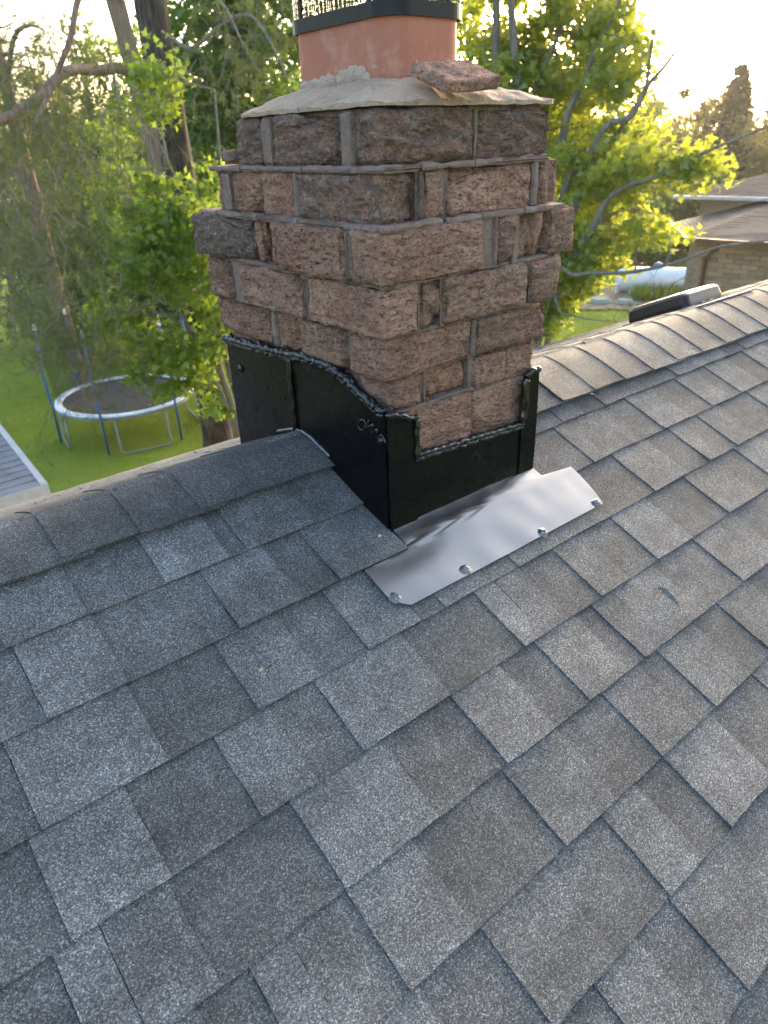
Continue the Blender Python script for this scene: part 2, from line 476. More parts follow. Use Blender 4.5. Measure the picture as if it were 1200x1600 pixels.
# ---- shingle tabs of the near slope: (X of boundary, kind); d = left edge of a raised tab, s = its right edge
TABS = {
 1: [(-0.579,'s'),(-0.445,'d'),(-0.32,'s'),(-0.284,'d'),(-0.125,'s'),(0.651,'d'),(0.74,'s'),(0.832,'d'),(1.02,'s'),(1.199,'d'),(1.503,'s'),(1.62,'d')],
 2: [(-0.698,'d'),(-0.577,'s'),(-0.383,'d'),(-0.254,'s'),(-0.172,'d'),(-0.059,'s'),(0.484,'s'),(0.609,'d'),(0.795,'s'),(0.925,'d'),(1.059,'s'),(1.181,'d'),(1.284,'s'),(1.352,'d')],
 3: [(-0.76,'d'),(-0.582,'s'),(-0.432,'d'),(-0.312,'s'),(-0.212,'d'),(-0.089,'s'),(-0.027,'d'),(0.09,'s'),(0.181,'d'),(0.481,'s'),(0.683,'d'),(0.833,'s'),(0.942,'d'),(1.001,'s'),(1.089,'d'),(1.21,'s'),(1.381,'d')],
 4: [(-0.779,'d'),(-0.649,'s'),(-0.512,'d'),(-0.416,'s'),(-0.328,'d'),(-0.139,'s'),(0.051,'d'),(0.108,'c'),(0.181,'s'),(0.29,'d'),(0.388,'s'),(0.498,'d'),(0.64,'s'),(0.81,'d'),(0.96,'s'),(1.071,'d')],
 5: [(-0.802,'d'),(-0.746,'c'),(-0.656,'s'),(-0.467,'d'),(-0.292,'s'),(-0.14,'d'),(-0.02,'s'),(0.078,'d'),(0.2,'s'),(0.253,'c'),(0.324,'d'),(0.474,'s'),(0.64,'d'),(0.823,'s')],
 6: [(-0.69,'s'),(-0.62,'d'),(-0.562,'s'),(-0.468,'d'),(-0.347,'s'),(-0.153,'d'),(-0.018,'s'),(0.113,'d'),(0.229,'s'),(0.293,'d'),(0.378,'c'),(0.425,'s'),(0.525,'d')],
 7: [(-0.339,'d'),(-0.199,'s'),(-0.064,'d'),(0.031,'s'),(0.116,'d'),(0.27,'s')],
 8: [(-0.254,'d'),(-0.155,'s'),(-0.069,'d'),(0.11,'s')],
}
TONE = {(1,-0.445):1.42,(2,-0.698):1.36,(2,-0.383):1.05,(7,0.116):1.5,(3,-0.76):1.2,(4,-0.779):1.28,(4,0.051):1.35,(5,0.078):1.25,(5,0.324):1.25,(6,0.293):1.2,(4,0.29):1.22,(7,-0.064):1.25,(3,0.942):1.2,(4,0.498):1.25,(6,-0.153):1.0,(8,-0.069):1.05,(2,-0.172):0.85,(1,-0.284):0.95}
trnd = random.Random(3)
def tab_mesh(X0, X1, sA, sB, hA, hB, thick, seed, notch=None):
    nxx = max(3, int(round((X1 - X0) / 0.016))); ns = 6
    v = []; f = []
    for j in range(ns + 1):
        t = j / ns
        for i in range(nxx + 1):
            w = i / nxx
            X = X0 + (X1 - X0) * w; s = sA + (sB - sA) * t; h = hA + (hB - hA) * t
            jit = mnoise.noise(Vector((X * 55, s * 55, seed)))
            if j == ns: s += 0.0016 * jit + 0.0022 * mnoise.noise(Vector((X * 9, seed, 3)))
            if i in (0, nxx): X += 0.0013 * jit + 0.0012 * mnoise.noise(Vector((seed, s * 14, 7)))
            h += 0.0009 * mnoise.noise(Vector((X * 11, s * 11, seed * 0.3)))
            if j == ns: h += 0.0014 * mnoise.noise(Vector((X * 7, seed, 1.5)))
            v.append((X, s, h))
    top = lambda i, j: j * (nxx + 1) + i
    for j in range(ns):
        for i in range(nxx):
            f.append((top(i, j), top(i, j + 1), top(i + 1, j + 1), top(i + 1, j)))
    rim = [top(0, j) for j in range(ns + 1)] + [top(i, ns) for i in range(1, nxx + 1)] + [top(nxx, j) for j in range(ns - 1, -1, -1)]
    k = len(v)
    for n_ in rim:
        X, s, h = v[n_]; v.append((X, s - 0.0012, h - thick))
    for a in range(len(rim) - 1):
        f.append((rim[a], k + a, k + a + 1, rim[a + 1]))
    return v, f
field = MB()
def seq_fill(lst, xa, xb):
    """boundaries from xa to xb: given ones in the middle, random ones outside"""
    lst = sorted(lst)
    out = list(lst)
    if out:
        x, k = out[0]
        while x > xa:
            w = trnd.uniform(0.09, 0.2); x -= w
            k = 's' if k in ('d', 'c') else 'd'
            out.insert(0, (x, k))
        x, k = out[-1]
    else:
        x, k = xa, 'd'; out = [(x, k)]
    while x < xb:
        x += trnd.uniform(0.09, 0.2); k = 's' if k in ('d', 'c') else 'd'
        out.append((x, k))
    return out
seed = 0
for k in range(-1, 37):
    sB = S0 + (k - 1) * EX; sA = sB - EX
    if sA < -YR / CT - 0.02: sA = -YR / CT - 0.0
    if sB <= sA + 0.02: continue
    bounds = seq_fill(TABS.get(k, []), XA, XB)
    for (x0, k0), (x1, k1) in zip(bounds[:-1], bounds[1:]):
        raised = k0 in ('d', 'c')
        spans = [(x0 + (0.0006 if raised else 0.0), x1 - (0.0006 if k1 == 'c' else 0.0))]
        if k in (-1, 0, 1, 2):                        # cut around the chimney
            sp = []
            for (p, q) in spans:
                if q <= -0.005 or p >= 0.430: sp.append((p, q)); continue
                if p < -0.012: sp.append((p, -0.005))
                if q > 0.438: sp.append((0.430, q))
            spans = sp
        for (p, q) in spans:
            if q - p < 0.006: continue
            seed += 1
            over = 0.02
            hA, hB = (-0.0007, 0.0038) if raised else (-0.0030, 0.0013)
            if k == 2 and -0.42 < p < 0.0: hB += 0.004 + 0.006 * max(0, (q + 0.3) / 0.3)
            slope = (hB - hA) / (sB - sA)
            vv, ff = tab_mesh(p, q, sA - over, sB, hA - slope * over - 0.001, hB, 0.0046 if raised else 0.0042, seed)
            wv = [near(*c) for c in vv]
            tone = 0.25 * 1.0 + 0.75 * TONE[(k, x0)] if (k, x0) in TONE else ( trnd.uniform(0.93, 1.2) if raised else trnd.uniform(0.74, 0.95)) 
            c = near((p + q) / 2, (sA + sB) / 2)
            u_, v_, d_ = proj(c)
            if d_ > 0.1 and -140 < u_ < 1330 and 300 < v_ < 1720 and d_ < 4.2:
                hue = trnd.uniform(-0.008, 0.012)
                mobj('shingle', wv, ff, M['shingle'], roof, color=(tone * (1 + hue), tone, tone * (1 - hue), 1))
            else:
                X0_, X1_ = p, q
                field.add([near(p, sA, hA), near(p, sB, hB), near(q, sB, hB), near(q, sA, hA), near(p, sB, hB - 0.006), near(q, sB, hB - 0.006)],
                          [(0, 1, 2, 3), (1, 4, 5, 2)])
# far slope
for k in range(0, 34):
    qA = k * EX + 0.05; qB = qA + EX
    x = XA
    while x < XB:
        w = trnd.uniform(0.1, 0.24); r_ = trnd.random() < 0.5
        h = 0.006 if r_ else 0.002
        field.add([far(x, qA - 0.01, h - 0.007), far(x, qB, h), far(x + w, qB, h), far(x + w, qA - 0.01, h - 0.007), far(x, qB, h - 0.006), far(x + w, qB, h - 0.006)],
                  [(0, 3, 2, 1), (1, 2, 5, 4)])
        x += w
tag(field.build('shingle_field', M['shingle'], roof, color=(1, 1, 1, 1)), None, kind='stuff')

# ---- ridge cap shingles
def cap_z(y):
    dy = y - YR
    tn = math.tan(TH) if dy < 0 else TF
    return ZR + 0.016 - tn * math.sqrt(dy * dy + 0.0022)
def ridge_cap(x0, x1, h0, h1, ynear, yfar, tone, sd_):
    ny = 22; nxx = max(4, int((x1 - x0) / 0.022))
    v = []; f = []
    for j in range(ny + 1):
        y = ynear + (yfar - ynear) * j / ny
        for i in range(nxx + 1):
            w = i / nxx; x = x0 + (x1 - x0) * w
            h = h0 + (h1 - h0) * w + 0.0020 * mnoise.noise(Vector((x * 5, y * 5, 2.0)))
            jx = 0.0014 * mnoise.noise(Vector((y * 50, sd_, 2))) + 0.003 * mnoise.noise(Vector((y * 8, sd_, 5))) if i in (0, nxx) else 0
            jy = 0.0018 * mnoise.noise(Vector((x * 50, sd_, 4))) + 0.003 * mnoise.noise(Vector((x * 9, sd_, 9))) if j in (0, ny) else 0
            lift = 0.004 + (0.003 * abs(mnoise.noise(Vector((x * 5, sd_, 1)))) if j == 0 else 0)
            v.append((x + jx, y + jy, cap_z(y) + h + lift + Z0))
    g = lambda i, j: j * (nxx + 1) + i
    for j in range(ny):
        for i in range(nxx):
            f.append((g(i, j), g(i + 1, j), g(i + 1, j + 1), g(i, j + 1)))
    rim = [g(i, 0) for i in range(nxx + 1)] + [g(nxx, j) for j in range(1, ny + 1)] + [g(i, ny) for i in range(nxx - 1, -1, -1)] + [g(0, j) for j in range(ny - 1, -1, -1)]
    k = len(v); m_ = len(rim)
    for n_ in rim: v.append(v[n_])
    for n_ in rim: v.append((v[n_][0], v[n_][1], v[n_][2] - 0.0035))
    for a in range(m_ - 1):
        f.append((k + a, k + m_ + a, k + m_ + a + 1, k + a + 1))
    o = mobj('ridge_cap_shingle', v, f, M['shingle'], roof, smooth=False, color=(tone, tone, tone, 1))
    o.data.polygons.foreach_set('use_smooth', np.array([True] * (ny * nxx) + [False] * (len(f) - ny * nxx)))
yn_left = 0.192 * CT
x = -0.166
edges = [-0.0045, -0.166, -0.317, -0.438, -0.575]
while edges[-1] > -2.6: edges.append(edges[-1] - trnd.uniform(0.130, 0.146))
edges = edges[::-1]
for i in range(1, len(edges)):
    ridge_cap(edges[i-1], min(edges[i] + 0.05, -0.0045), 0.0028, -0.0006, yn_left + trnd.uniform(-0.004, 0.004), 0.50, trnd.uniform(0.52, 0.70), i * 3.7)
ridge_cap(0.430, 0.74, 0.0, 0.0, 0.118, 0.53, 1.0, 91.0)
xr = 0.695
i = 0
while xr < 6.3:
    w = trnd.uniform(0.136, 0.152)
    yn = 0.128 * CT - 0.012 * (xr - 0.6) + trnd.uniform(-0.003, 0.003)
    ridge_cap(xr, xr + w + 0.05, 0.0070 if i == 0 else 0.0031, -0.0004, yn, 0.50, trnd.uniform(0.74, 1.12), 100 + i * 2.3)
    xr += w; i += 1
xl = edges[0]
mb = MB()
for y_ in range(12):
    ya = 0.16 + 0.34 * y_ / 12; yb = 0.16 + 0.34 * (y_ + 1) / 12
    mb.add([(XA, ya, cap_z(ya) + 0.004 + Z0), (xl, ya, cap_z(ya) + 0.004 + Z0), (xl, yb, cap_z(yb) + 0.004 + Z0), (XA, yb, cap_z(yb) + 0.004 + Z0)], [(0, 1, 2, 3)])
tag(mb.build('ridge_cap_run', M['shingle'], roof, color=(0.75, 0.75, 0.75, 1)), None, kind='stuff')
# torn slit in one shingle
p0 = near(0.452, 0.405, 0.0072)

# ================================================================== chimney
def solve(fn, u, a, b):
    """coordinate t in [a, b] whose point fn(t) is seen in pixel column u"""
    fa = proj(fn(a))[0] - u
    for _ in range(50):
        c = (a + b) / 2; fc = proj(fn(c))[0] - u
        if (fa < 0) == (fc < 0): a, fa = c, fc
        else: b = c
    return (a + b) / 2
def sstep(t): t = min(1.0, max(0.0, t)); return t * t * (3 - 2 * t)
def rough_box(lo, hi, res=0.007, amp=0.004, bulge=0.006, seed=0.0, style='rock', rnd=0.003, xf=None, chips=None):
    lo = np.array(lo, float); hi = np.array(hi, float); L = hi - lo
    n = [max(2, int(round(L[i] / res))) for i in range(3)]
    idx = {}; v = []; f = []
    def vert(i, j, k):
        key = (i, j, k)
        if key in idx: return idx[key]
        c = (i, j, k)
        p = [lo[a] + L[a] * c[a] / n[a] for a in range(3)]
        d = np.zeros(3)
        for a in range(3):
            if c[a] == 0: d[a] -= 1
            if c[a] == n[a]: d[a] += 1
        on = np.count_nonzero(d)
        nd = d / np.linalg.norm(d)
        e = 1.0
        for a in range(3):
            if d[a] == 0: e = min(e, min(c[a], n[a] - c[a]) * L[a] / n[a] / 0.012)
        if on > 1: e = 0.0
        if style == 'vert': q = Vector((p[0] * 60, p[1] * 60, p[2] * 12))
        elif style == 'slab': q = Vector((p[0] * 30, p[1] * 30, p[2] * 90))
        elif style == 'lump': q = Vector((p[0] * 30, p[1] * 30, p[2] * 30))
        else: q = Vector((p[0] * 26, p[1] * 26, p[2] * 48))
        q = q + Vector((seed * 3.1, seed * 1.7, seed * 0.9))
        n1 = mnoise.fractal(q, 0.9, 2.1, 4)
        vd = mnoise.voronoi(q * 0.55)[0]
        n2 = (vd[1] - vd[0])
        n3 = mnoise.ridged_multi_fractal(q * 1.9, 0.9, 2.2, 3, 0.9, 2.0) if style in ('rock', 'vert') else 0.0
        disp = amp * 0.45 * (n3 - 1.1) * e + bulge * sstep(e) * (0.55 + 0.5 * mnoise.noise(q * 0.3)) + amp * n1 * (0.45 + 0.55 * e) + amp * 0.9 * (0.5 - min(1.0, n2)) * e
        if on > 1: disp -= rnd * (0.6 + 0.8 * abs(mnoise.noise(q * 0.8)))
        if on > 1: disp -= rnd * 2.6 * sstep((mnoise.noise(q * 0.35 + Vector((9, 9, 9))) - 0.12) / 0.2)
        if chips is not None:
            rl = np.array([2.0 * c[a] / n[a] - 1 for a in range(3)])
            for (cdir, ck, cs) in chips:
                val = rl @ cdir - ck
                if val > 0: disp -= val * cs
        idx[key] = len(v)
        v.append(tuple(np.array(p) + nd * disp))
        return idx[key]
    for a in range(3):
        b, c = (a + 1) % 3, (a + 2) % 3
        for side in (0, n[a]):
            for i in range(n[b]):
                for j in range(n[c]):
                    q = []
                    for (di, dj) in ((0,0),(1,0),(1,1),(0,1)):
                        co = [0,0,0]; co[a] = side; co[b] = i + di; co[c] = j + dj
                        q.append(vert(*co))
                    f.append(tuple(q) if side else tuple(q[::-1]))
    if xf: v = [xf(p) for p in v]
    return v, f
def Wz(p): return (p[0], p[1], p[2] + Z0)

chimney = thing('chimney', (0.21, 0.3, Z0), 'crumbling brown split-stone brick chimney standing on the roof ridge', 'chimney')
JOINT = [0.747, 0.660, 0.574, 0.483, 0.392, 0.311, 0.238, 0.112, 0.07, -0.12]
OFF = [0.002, 0.012, 0.034, 0.024, 0.008, -0.008, -0.013, -0.013, -0.013]
cu = lambda u: 290 + u / 1.935
# course: left-face bricks, corner brick (left end, right end), right-face bricks;  (u0, u1, tone, crust, recess, style)
COURSES = [
 ([(155,230,.45,.75,0,'rock'),(272,470,.5,.62,-.002,'rock')], (515,870,.5,.62,0,'rock'), [(887,1105,.5,.66,0,'rock')]),
 ([(85,110,.55,.4,.012,'rock'),(148,229,.6,.35,.0,'rock'),(232,325,.62,.35,.001,'rock')], (345,708,.62,.5,-.002,'rock'), [(722,785,.6,.35,.002,'rock'),(797,1040,.78,.22,-.003,'rock'),(1076,1097,.6,.4,.004,'rock'),(1100,1140,.3,.5,.016,'rock')]),
 ([(30,188,.5,.72,-.003,'rock'),(272,480,.62,.42,-.004,'rock')], (500,900,.62,.52,0,'rock'), [(945,1003,.6,.45,.002,'rock'),(1010,1060,.6,.15,.026,'vert'),(1058,1100,.7,.15,.012,'vert'),(1101,1175,.42,.4,.0,'rock')]),
 ([(70,132,.52,.5,0,'rock'),(165,350,.5,.55,0,'rock')], (370,702,.72,.36,0,'rock'), [(715,785,.58,.4,.002,'rock'),(790,1030,.62,.48,-.002,'rock'),(1045,1135,.5,.5,0,'rock')]),
 ([(105,260,.52,.5,0,'rock'),(277,343,.5,.3,.008,'vert'),(347,488,.6,.38,-.002,'rock')], (496,868,.68,.42,0,'rock'), [(880,1095,.62,.46,0,'rock')]),
 ([(150,330,.5,.45,0,'rock'),(340,490,.55,.4,0,'rock')], (500,710,.66,.38,0,'rock'), [(728,868,.62,.15,.016,'vert'),(872,962,.66,.28,-.006,'vert'),(966,1050,.62,.3,0,'rock')]),
 ([(180,420,.5,.45,0,'rock')], (440,865,.66,.34,0,'rock'), [(868,1042,.66,.36,0,'rock')]),
]
def chip_list(style):
    out = []
    for _ in range(rr.choice((0, 1, 1, 2, 2)) if style == 'rock' else 2):
        d_ = np.array([rr.choice((-1, -1, -1, 1)) * rr.uniform(.2, 1), -rr.uniform(.2, 1), rr.uniform(-1, 1)])
        d_ /= np.linalg.norm(d_)
        out.append((d_, rr.uniform(.62, .95), rr.uniform(.012, .03)))
    return out
core = MB()
rr = random.Random(12)
sd_i = 0
for k, (lft, cor, rgt) in enumerate(COURSES):
    zb, ztp = JOINT[k + 1], JOINT[k]
    zm = (zb + ztp) / 2 + Z0; o = OFF[k]
    z0b, z1b = zb + 0.0045 + Z0, ztp - 0.0045 + Z0
    fL = lambda t: (-o, t, zm); fR = lambda t: (t, -o, zm)
    yl = []; xr_ = []; spL = []; spR = []
    def brick(lo, hi, tone, crust, style, big):
        global sd_i
        sd_i += 1
        amp = {'rock': 0.0062, 'vert': 0.0085, 'lump': 0.006}[style] * rr.uniform(.8, 1.25)
        vv, ff = rough_box(lo, hi, 0.0046, amp, rr.uniform(.001, .006) if style == 'rock' else 0.002, sd_i * 1.37, style, 0.002, None, chip_list(style))
        ob = mobj('brick', vv, ff, M['stone'], chimney, color=(min(1, max(0, tone + rr.uniform(-.2, .18))), min(1, max(0, crust + rr.uniform(-.16, .14))), rr.random(), 1))
        if not big: ob.rotation_euler = (R(rr.uniform(-1.6, 1.6)), R(rr.uniform(-1.6, 1.6)), R(rr.uniform(-2.5, 2.5)))
        return ob
    for (ua, ub, tone, crust, rec, st) in lft:
        ya = solve(fL, cu(ub), -0.1, 0.9); yb = solve(fL, cu(ua), -0.1, 0.9)
        yl.append(yb); spL.append((ya, yb))
        brick((-o + rec, ya, z0b), (-o + rec + 0.085, yb, z1b), tone, crust, st, False)
    ua, ub, tone, crust, rec, st = cor
    yb = solve(fL, cu(ua), -0.1, 0.9); xb_ = solve(fR, cu(ub), -0.1, 0.7)
    brick((-o + rec, -o + rec, z0b), (xb_, yb, z1b), tone, crust, st, True)
    spL.append((-o, yb)); spR.append((-o, xb_))
    for (ua, ub, tone, crust, rec, st) in rgt:
        xa_ = solve(fR, cu(ua), -0.1, 0.7); xb_ = solve(fR, cu(ub), -0.1, 0.7)
        xr_.append(xb_); spR.append((xa_, xb_))
        brick((xa_, -o + rec, z0b), (xb_, -o + rec + 0.085, z1b), tone, crust, st, False)
    YL = max(yl); XR = max(xr_)
    if k in (5, 6): YL, XR = 0.59, 0.418
    core.box((-o + 0.05, -o + 0.05, zb + Z0 + 0.0002), (XR - 0.006, YL - 0.006, ztp + Z0 - 0.0002))
    spL = sorted(spL); spR = sorted(spR)
    for (a_, b_), (c_, d_) in zip(spL[:-1], spL[1:]):
        if c_ - b_ > 0.05:
            for q_ in range(3):
                y_a = b_ + (c_ - b_) * q_ / 3; rc = (0.012, 0.034, 0.02)[q_]
                brick((-o + rc, y_a + 0.002, z0b), (-o + 0.08, y_a + (c_ - b_) / 3 - 0.003, z1b - (0.012 if q_ == 1 else 0.0)), 0.55, 0.25, 'vert', False)
        elif c_ - b_ > 0.002: core.box((-o + rr.uniform(.006, .013), b_ - 0.004, zb + Z0 + 0.0004), (-o + 0.049, c_ + 0.004, ztp + Z0 - 0.0004))
    for (a_, b_), (c_, d_) in zip(spR[:-1], spR[1:]):
        if c_ - b_ > 0.002: core.box((b_ - 0.004, -o + rr.uniform(.005, .011), zb + Z0 + 0.0004), (c_ + 0.004, -o + 0.049, ztp + Z0 - 0.0004))
    # back side of the stack, away from the view
    if k < 6:
        vv, ff = rough_box((0.09, YL - 0.09, z0b), (XR - 0.004, YL, z1b), 0.02, 0.004, 0.005, 60 + k)
        mobj('brick', vv, ff, M['stone'], chimney, color=(0.5, 0.5, 0, 1))
        vv, ff = rough_box((XR - 0.09, 0.09, z0b), (XR, YL - 0.1, z1b), 0.02, 0.004, 0.005, 80 + k)
        mobj('brick', vv, ff, M['stone'], chimney, color=(0.5, 0.5, 0, 1))
core.box((0.008, 0.008, -0.14 + Z0), (0.412, 0.585, JOINT[7] + Z0 - 0.0003))
core.build('mortar_core', M['mortar'], chimney)
# bed joints: thin, slightly uneven mortar beds wrapping the two seen faces
def bed(k, ul, ur, proud, th, segsL, segsR, name='mortar_bed'):
    z = JOINT[k] + Z0; o = max(OFF[k - 1], OFF[k]) + proud
    if proud < 0: o = min(OFF[k - 1], OFF[k]) + 0.0025
    fL = lambda t: (-o, t, z); fR = lambda t: (t, -o, z)
    cuts = [solve(fL, cu(u), -0.1, 0.9) for u in segsL]
    for a, b in zip(cuts[:-1], cuts[1:]):
        vv, ff = rough_box((-o + rr.uniform(0, .008), b + 0.0005, z - th / 2), (-o + 0.06, a - 0.0005, z + th / 2), 0.005, 0.0036, 0.0, a * 31 + k, 'lump', 0.003)
        mobj(name, vv, ff, M['mortar'], chimney)
    cuts = [solve(fR, cu(u), -0.1, 0.7) for u in segsR]
    for a, b in zip(cuts[:-1], cuts[1:]):
        vv, ff = rough_box((a + 0.0005, -o + rr.uniform(0, .008), z - th / 2), (b - 0.0005, -o + 0.06, z + th / 2), 0.005, 0.0036, 0.0, a * 27 + k, 'lump', 0.003)
        mobj(name, vv, ff, M['mortar'], chimney)
rr = random.Random(12)
bed(1, 0, 0, 0.012, 0.011, [60, 155, 340, 495, 590], [586, 720, 880, 1112])
bed(2, 0, 0, 0.001, 0.012, [30, 84, 205, 330, 590], [586, 790, 905, 1030, 1152])
bed(3, 0, 0, -1, 0.010, [75, 235, 420, 596], [594, 800, 1000, 1130])
bed(4, 0, 0, -1, 0.009, [108, 300, 597], [597, 860, 1092])
bed(5, 0, 0, -1, 0.009, [150, 400, 603], [603, 800, 1050])
bed(6, 0, 0, -1, 0.009, [180, 400, 608], [608, 880, 1040])
# upright mortar ribs left standing between spalled bricks
def rib(k, ua, ub, side, proud, style='vert'):
    zb, ztp = JOINT[k + 1] + Z0 + 0.004, JOINT[k] + Z0 - 0.004
    o = OFF[k]; zm = (zb + ztp) / 2
    if side == 'L':
        fL = lambda t: (-o, t, zm)
        a, b = solve(fL, cu(ub), -0.1, 0.9), solve(fL, cu(ua), -0.1, 0.9)
        vv, ff = rough_box((-o - proud, a, zb), (-o + 0.05, b, ztp), 0.006, 0.003, 0.0, ua * 0.7, style, 0.003)
    else:
        fR = lambda t: (t, -o, zm)
        a, b = solve(fR, cu(ua), -0.1, 0.7), solve(fR, cu(ub), -0.1, 0.7)
        vv, ff = rough_box((a, -o - proud, zb), (b, -o + 0.05, ztp), 0.006, 0.003, 0.0, ua * 0.7, style, 0.003)
    mobj('mortar_rib', vv, ff, M['mortar'], chimney)
for a in ((0,232,262,'L',.004),(0,474,508,'L',.006),(0,872,884,'R',.001),(1,114,144,'L',.002),(1,328,342,'L',.004),(1,710,720,'R',.004),(1,1044,1060,'R',.006),
          (2,484,497,'L',.004),(2,936,944,'R',.002),(3,354,367,'L',.003),(3,704,713,'R',-.002),(3,1034,1043,'R',.0),(4,262,274,'L',.002),(4,870,878,'R',.0),(5,713,725,'R',.001)):
    rib(*a)

# crown: weathered concrete wash
FX0, FX1, FY0, FY1, FR_ = 0.112, 0.290, 0.094, 0.395, 0.045
def rrect(x0, x1, y0, y1, r, n=8):
    out = []
    for (cx, cy, a0_) in ((x1-r, y1-r, 0), (x0+r, y1-r, 90), (x0+r, y0+r, 180), (x1-r, y0+r, 270)):
        for i in range(n + 1):
            a = R(a0_ + 90 * i / n); out.append((cx + r * math.cos(a), cy + r * math.sin(a)))
    return out
inner = []
ring = rrect(FX0 - 0.004, FX1 + 0.004, FY0 - 0.004, FY1 + 0.004, FR_, 10)
# densify
def densify(poly, step):
    out = []
    for a, b in zip(poly, poly[1:] + poly[:1]):
        n_ = max(1, int(math.hypot(b[0]-a[0], b[1]-a[1]) / step))
        for i in range(n_): out.append((a[0] + (b[0]-a[0]) * i / n_, a[1] + (b[1]-a[1]) * i / n_))
    return out
ring = densify(ring, 0.008)
OX0, OX1, OY0, OY1 = 0.0, 0.425, -0.006, 0.42
cxm, cym = (FX0 + FX1) / 2, (FY0 + FY1) / 2
outer = []
for (x, y) in ring:
    dx, dy = x - cxm, y - cym
    t = min((OX1 - cxm) / dx if dx > 1e-6 else (OX0 - cxm) / dx if dx < -1e-6 else 9, (OY1 - cym) / dy if dy > 1e-6 else (OY0 - cym) / dy if dy < -1e-6 else 9)
    ox, oy = cxm + dx * t, cym + dy * t
    wob = 0.010 * mnoise.noise(Vector((ox * 14, oy * 14, 3))) + 0.005 * mnoise.noise(Vector((ox * 60, oy * 60, 5)))
    outer.append((ox + wob * np.sign(dx) - 0.004, oy + wob * np.sign(dy) - 0.004 * 0))
NRI = 16; v = []; f = []; n_ = len(ring)
for j in range(NRI + 1):
    t = j / NRI
    for (a, b) in zip(outer, ring):
        x, y = a[0] + (b[0] - a[0]) * t, a[1] + (b[1] - a[1]) * t
        z = 0.7590 + 0.0360 * t ** 0.95 + 0.0040 * mnoise.fractal(Vector((x * 24, y * 24, 1)), 0.9, 2, 4) - 0.004 * (1 - t) ** 4 * (1 + mnoise.noise(Vector((x * 40, y * 40, 6))))
        v.append((x, y, z + Z0))
for j in range(NRI):
    for i in range(n_):
        f.append((j*n_+i, j*n_+(i+1) % n_, (j+1)*n_+(i+1) % n_, (j+1)*n_+i))
k0 = len(v)
for (x, y) in outer: v.append((x + 0.001, y + 0.001, 0.7485 + Z0 + 0.002 * mnoise.noise(Vector((x * 40, y * 40, 8)))))
for i in range(n_): f.append((i, k0 + i, k0 + (i + 1) % n_, (i + 1) % n_))
k1 = len(v)
v.append((cxm, cym, 0.748 + Z0))
for i in range(n_): f.append((k0 + i, k1, k0 + (i + 1) % n_))
mobj('crown', v, f, M['crown'], chimney)
mbt = MB(); mbt.box((0.016, 0.016, 0.738 + Z0), (0.41, 0.41, 0.7478 + Z0)); mbt.build('mortar_bed', M['mortar'], chimney)

# terracotta flue liner, hollow
def hollow(ring_o, ring_i, z0_, z1_):
    n_ = len(ring_o); v = []
    for z in (z0_, z1_): v += [(x, y, z) for x, y in ring_o]
    for z in (z0_, z1_): v += [(x, y, z) for x, y in ring_i]
    f = []
    for i in range(n_):
        j = (i + 1) % n_
        f += [(i, j, n_+j, n_+i), (2*n_+i, 3*n_+i, 3*n_+j, 2*n_+j), (n_+i, n_+j, 3*n_+j, 3*n_+i), (i, 2*n_+i, 2*n_+j, j)]
    return v, f
ro = densify(rrect(FX0, FX1, FY0, FY1, FR_, 12), 0.03); ri = [(cxm + (x - cxm) * 0.84, cym + (y - cym) * 0.9) for x, y in ro]
vv, ff = hollow(ro, ri, 0.75 + Z0, 0.889 + Z0)
mobj('flue_liner', vv, ff, M['terra'], chimney, smooth=False)
# mortar smears at the foot of the liner
#SMEARS

# ---- chimney cap with wire cage
cap = thing('spark_guard', (cxm, cym, 0.885 + Z0), 'black metal chimney cap with wire mesh cage clamped on the terracotta flue', 'chimney cap')
b_o = densify(rrect(FX0 - 0.006, FX1 + 0.006, FY0 - 0.006, FY1 + 0.006, FR_, 8), 0.05)
b_i = densify(rrect(FX0 - 0.003, FX1 + 0.003, FY0 - 0.003, FY1 + 0.003, FR_, 8), 0.05)
n_b = min(len(b_o), len(b_i))
vv, ff = hollow(b_o[:n_b], b_i[:n_b], 0.882 + Z0, 0.904 + Z0)
mobj('clamp_band', vv, ff, M['cage'], cap)
mb = MB()
lp = [(x, y) for x, y in densify(rrect(FX0 - 0.004, FX1 + 0.004, FY0 - 0.004, FY1 + 0.004, FR_, 6), 0.011)]
for z in np.arange(0.910, 1.035, 0.009):
    mb.tube([(x, y, z + Z0) for x, y in lp] + [(lp[0][0], lp[0][1], z + Z0)], 0.0007, 4)
for (x, y) in lp:
    mb.tube([(x, y, 0.900 + Z0), (x, y, 1.04 + Z0)], 0.0007, 4)
mb.build('wire_mesh', M['cage'], cap)
for (x, y) in ((FX0 - 0.003, FY0 + 0.05), (FX0 - 0.003, FY1 - 0.05), (FX0 + 0.05, FY0 - 0.003), (FX1 - 0.05, FY0 - 0.003), (FX1 + 0.003, FY0 + 0.05), (FX1 + 0.003, FY1 - 0.05), (FX0 + 0.012, FY0 + 0.012)):
    MB().box((x - 0.0028, y - 0.0028, 0.895 + Z0), (x + 0.0028, y + 0.0028, 1.045 + Z0)).build('post', M['cage'], cap)
mb = MB(); mb.bbox((FX0 - 0.05, FY0 - 0.05, 1.045 + Z0), (FX1 + 0.05, FY1 + 0.05, 1.06 + Z0), 0.004); mb.build('lid', M['cage'], cap)

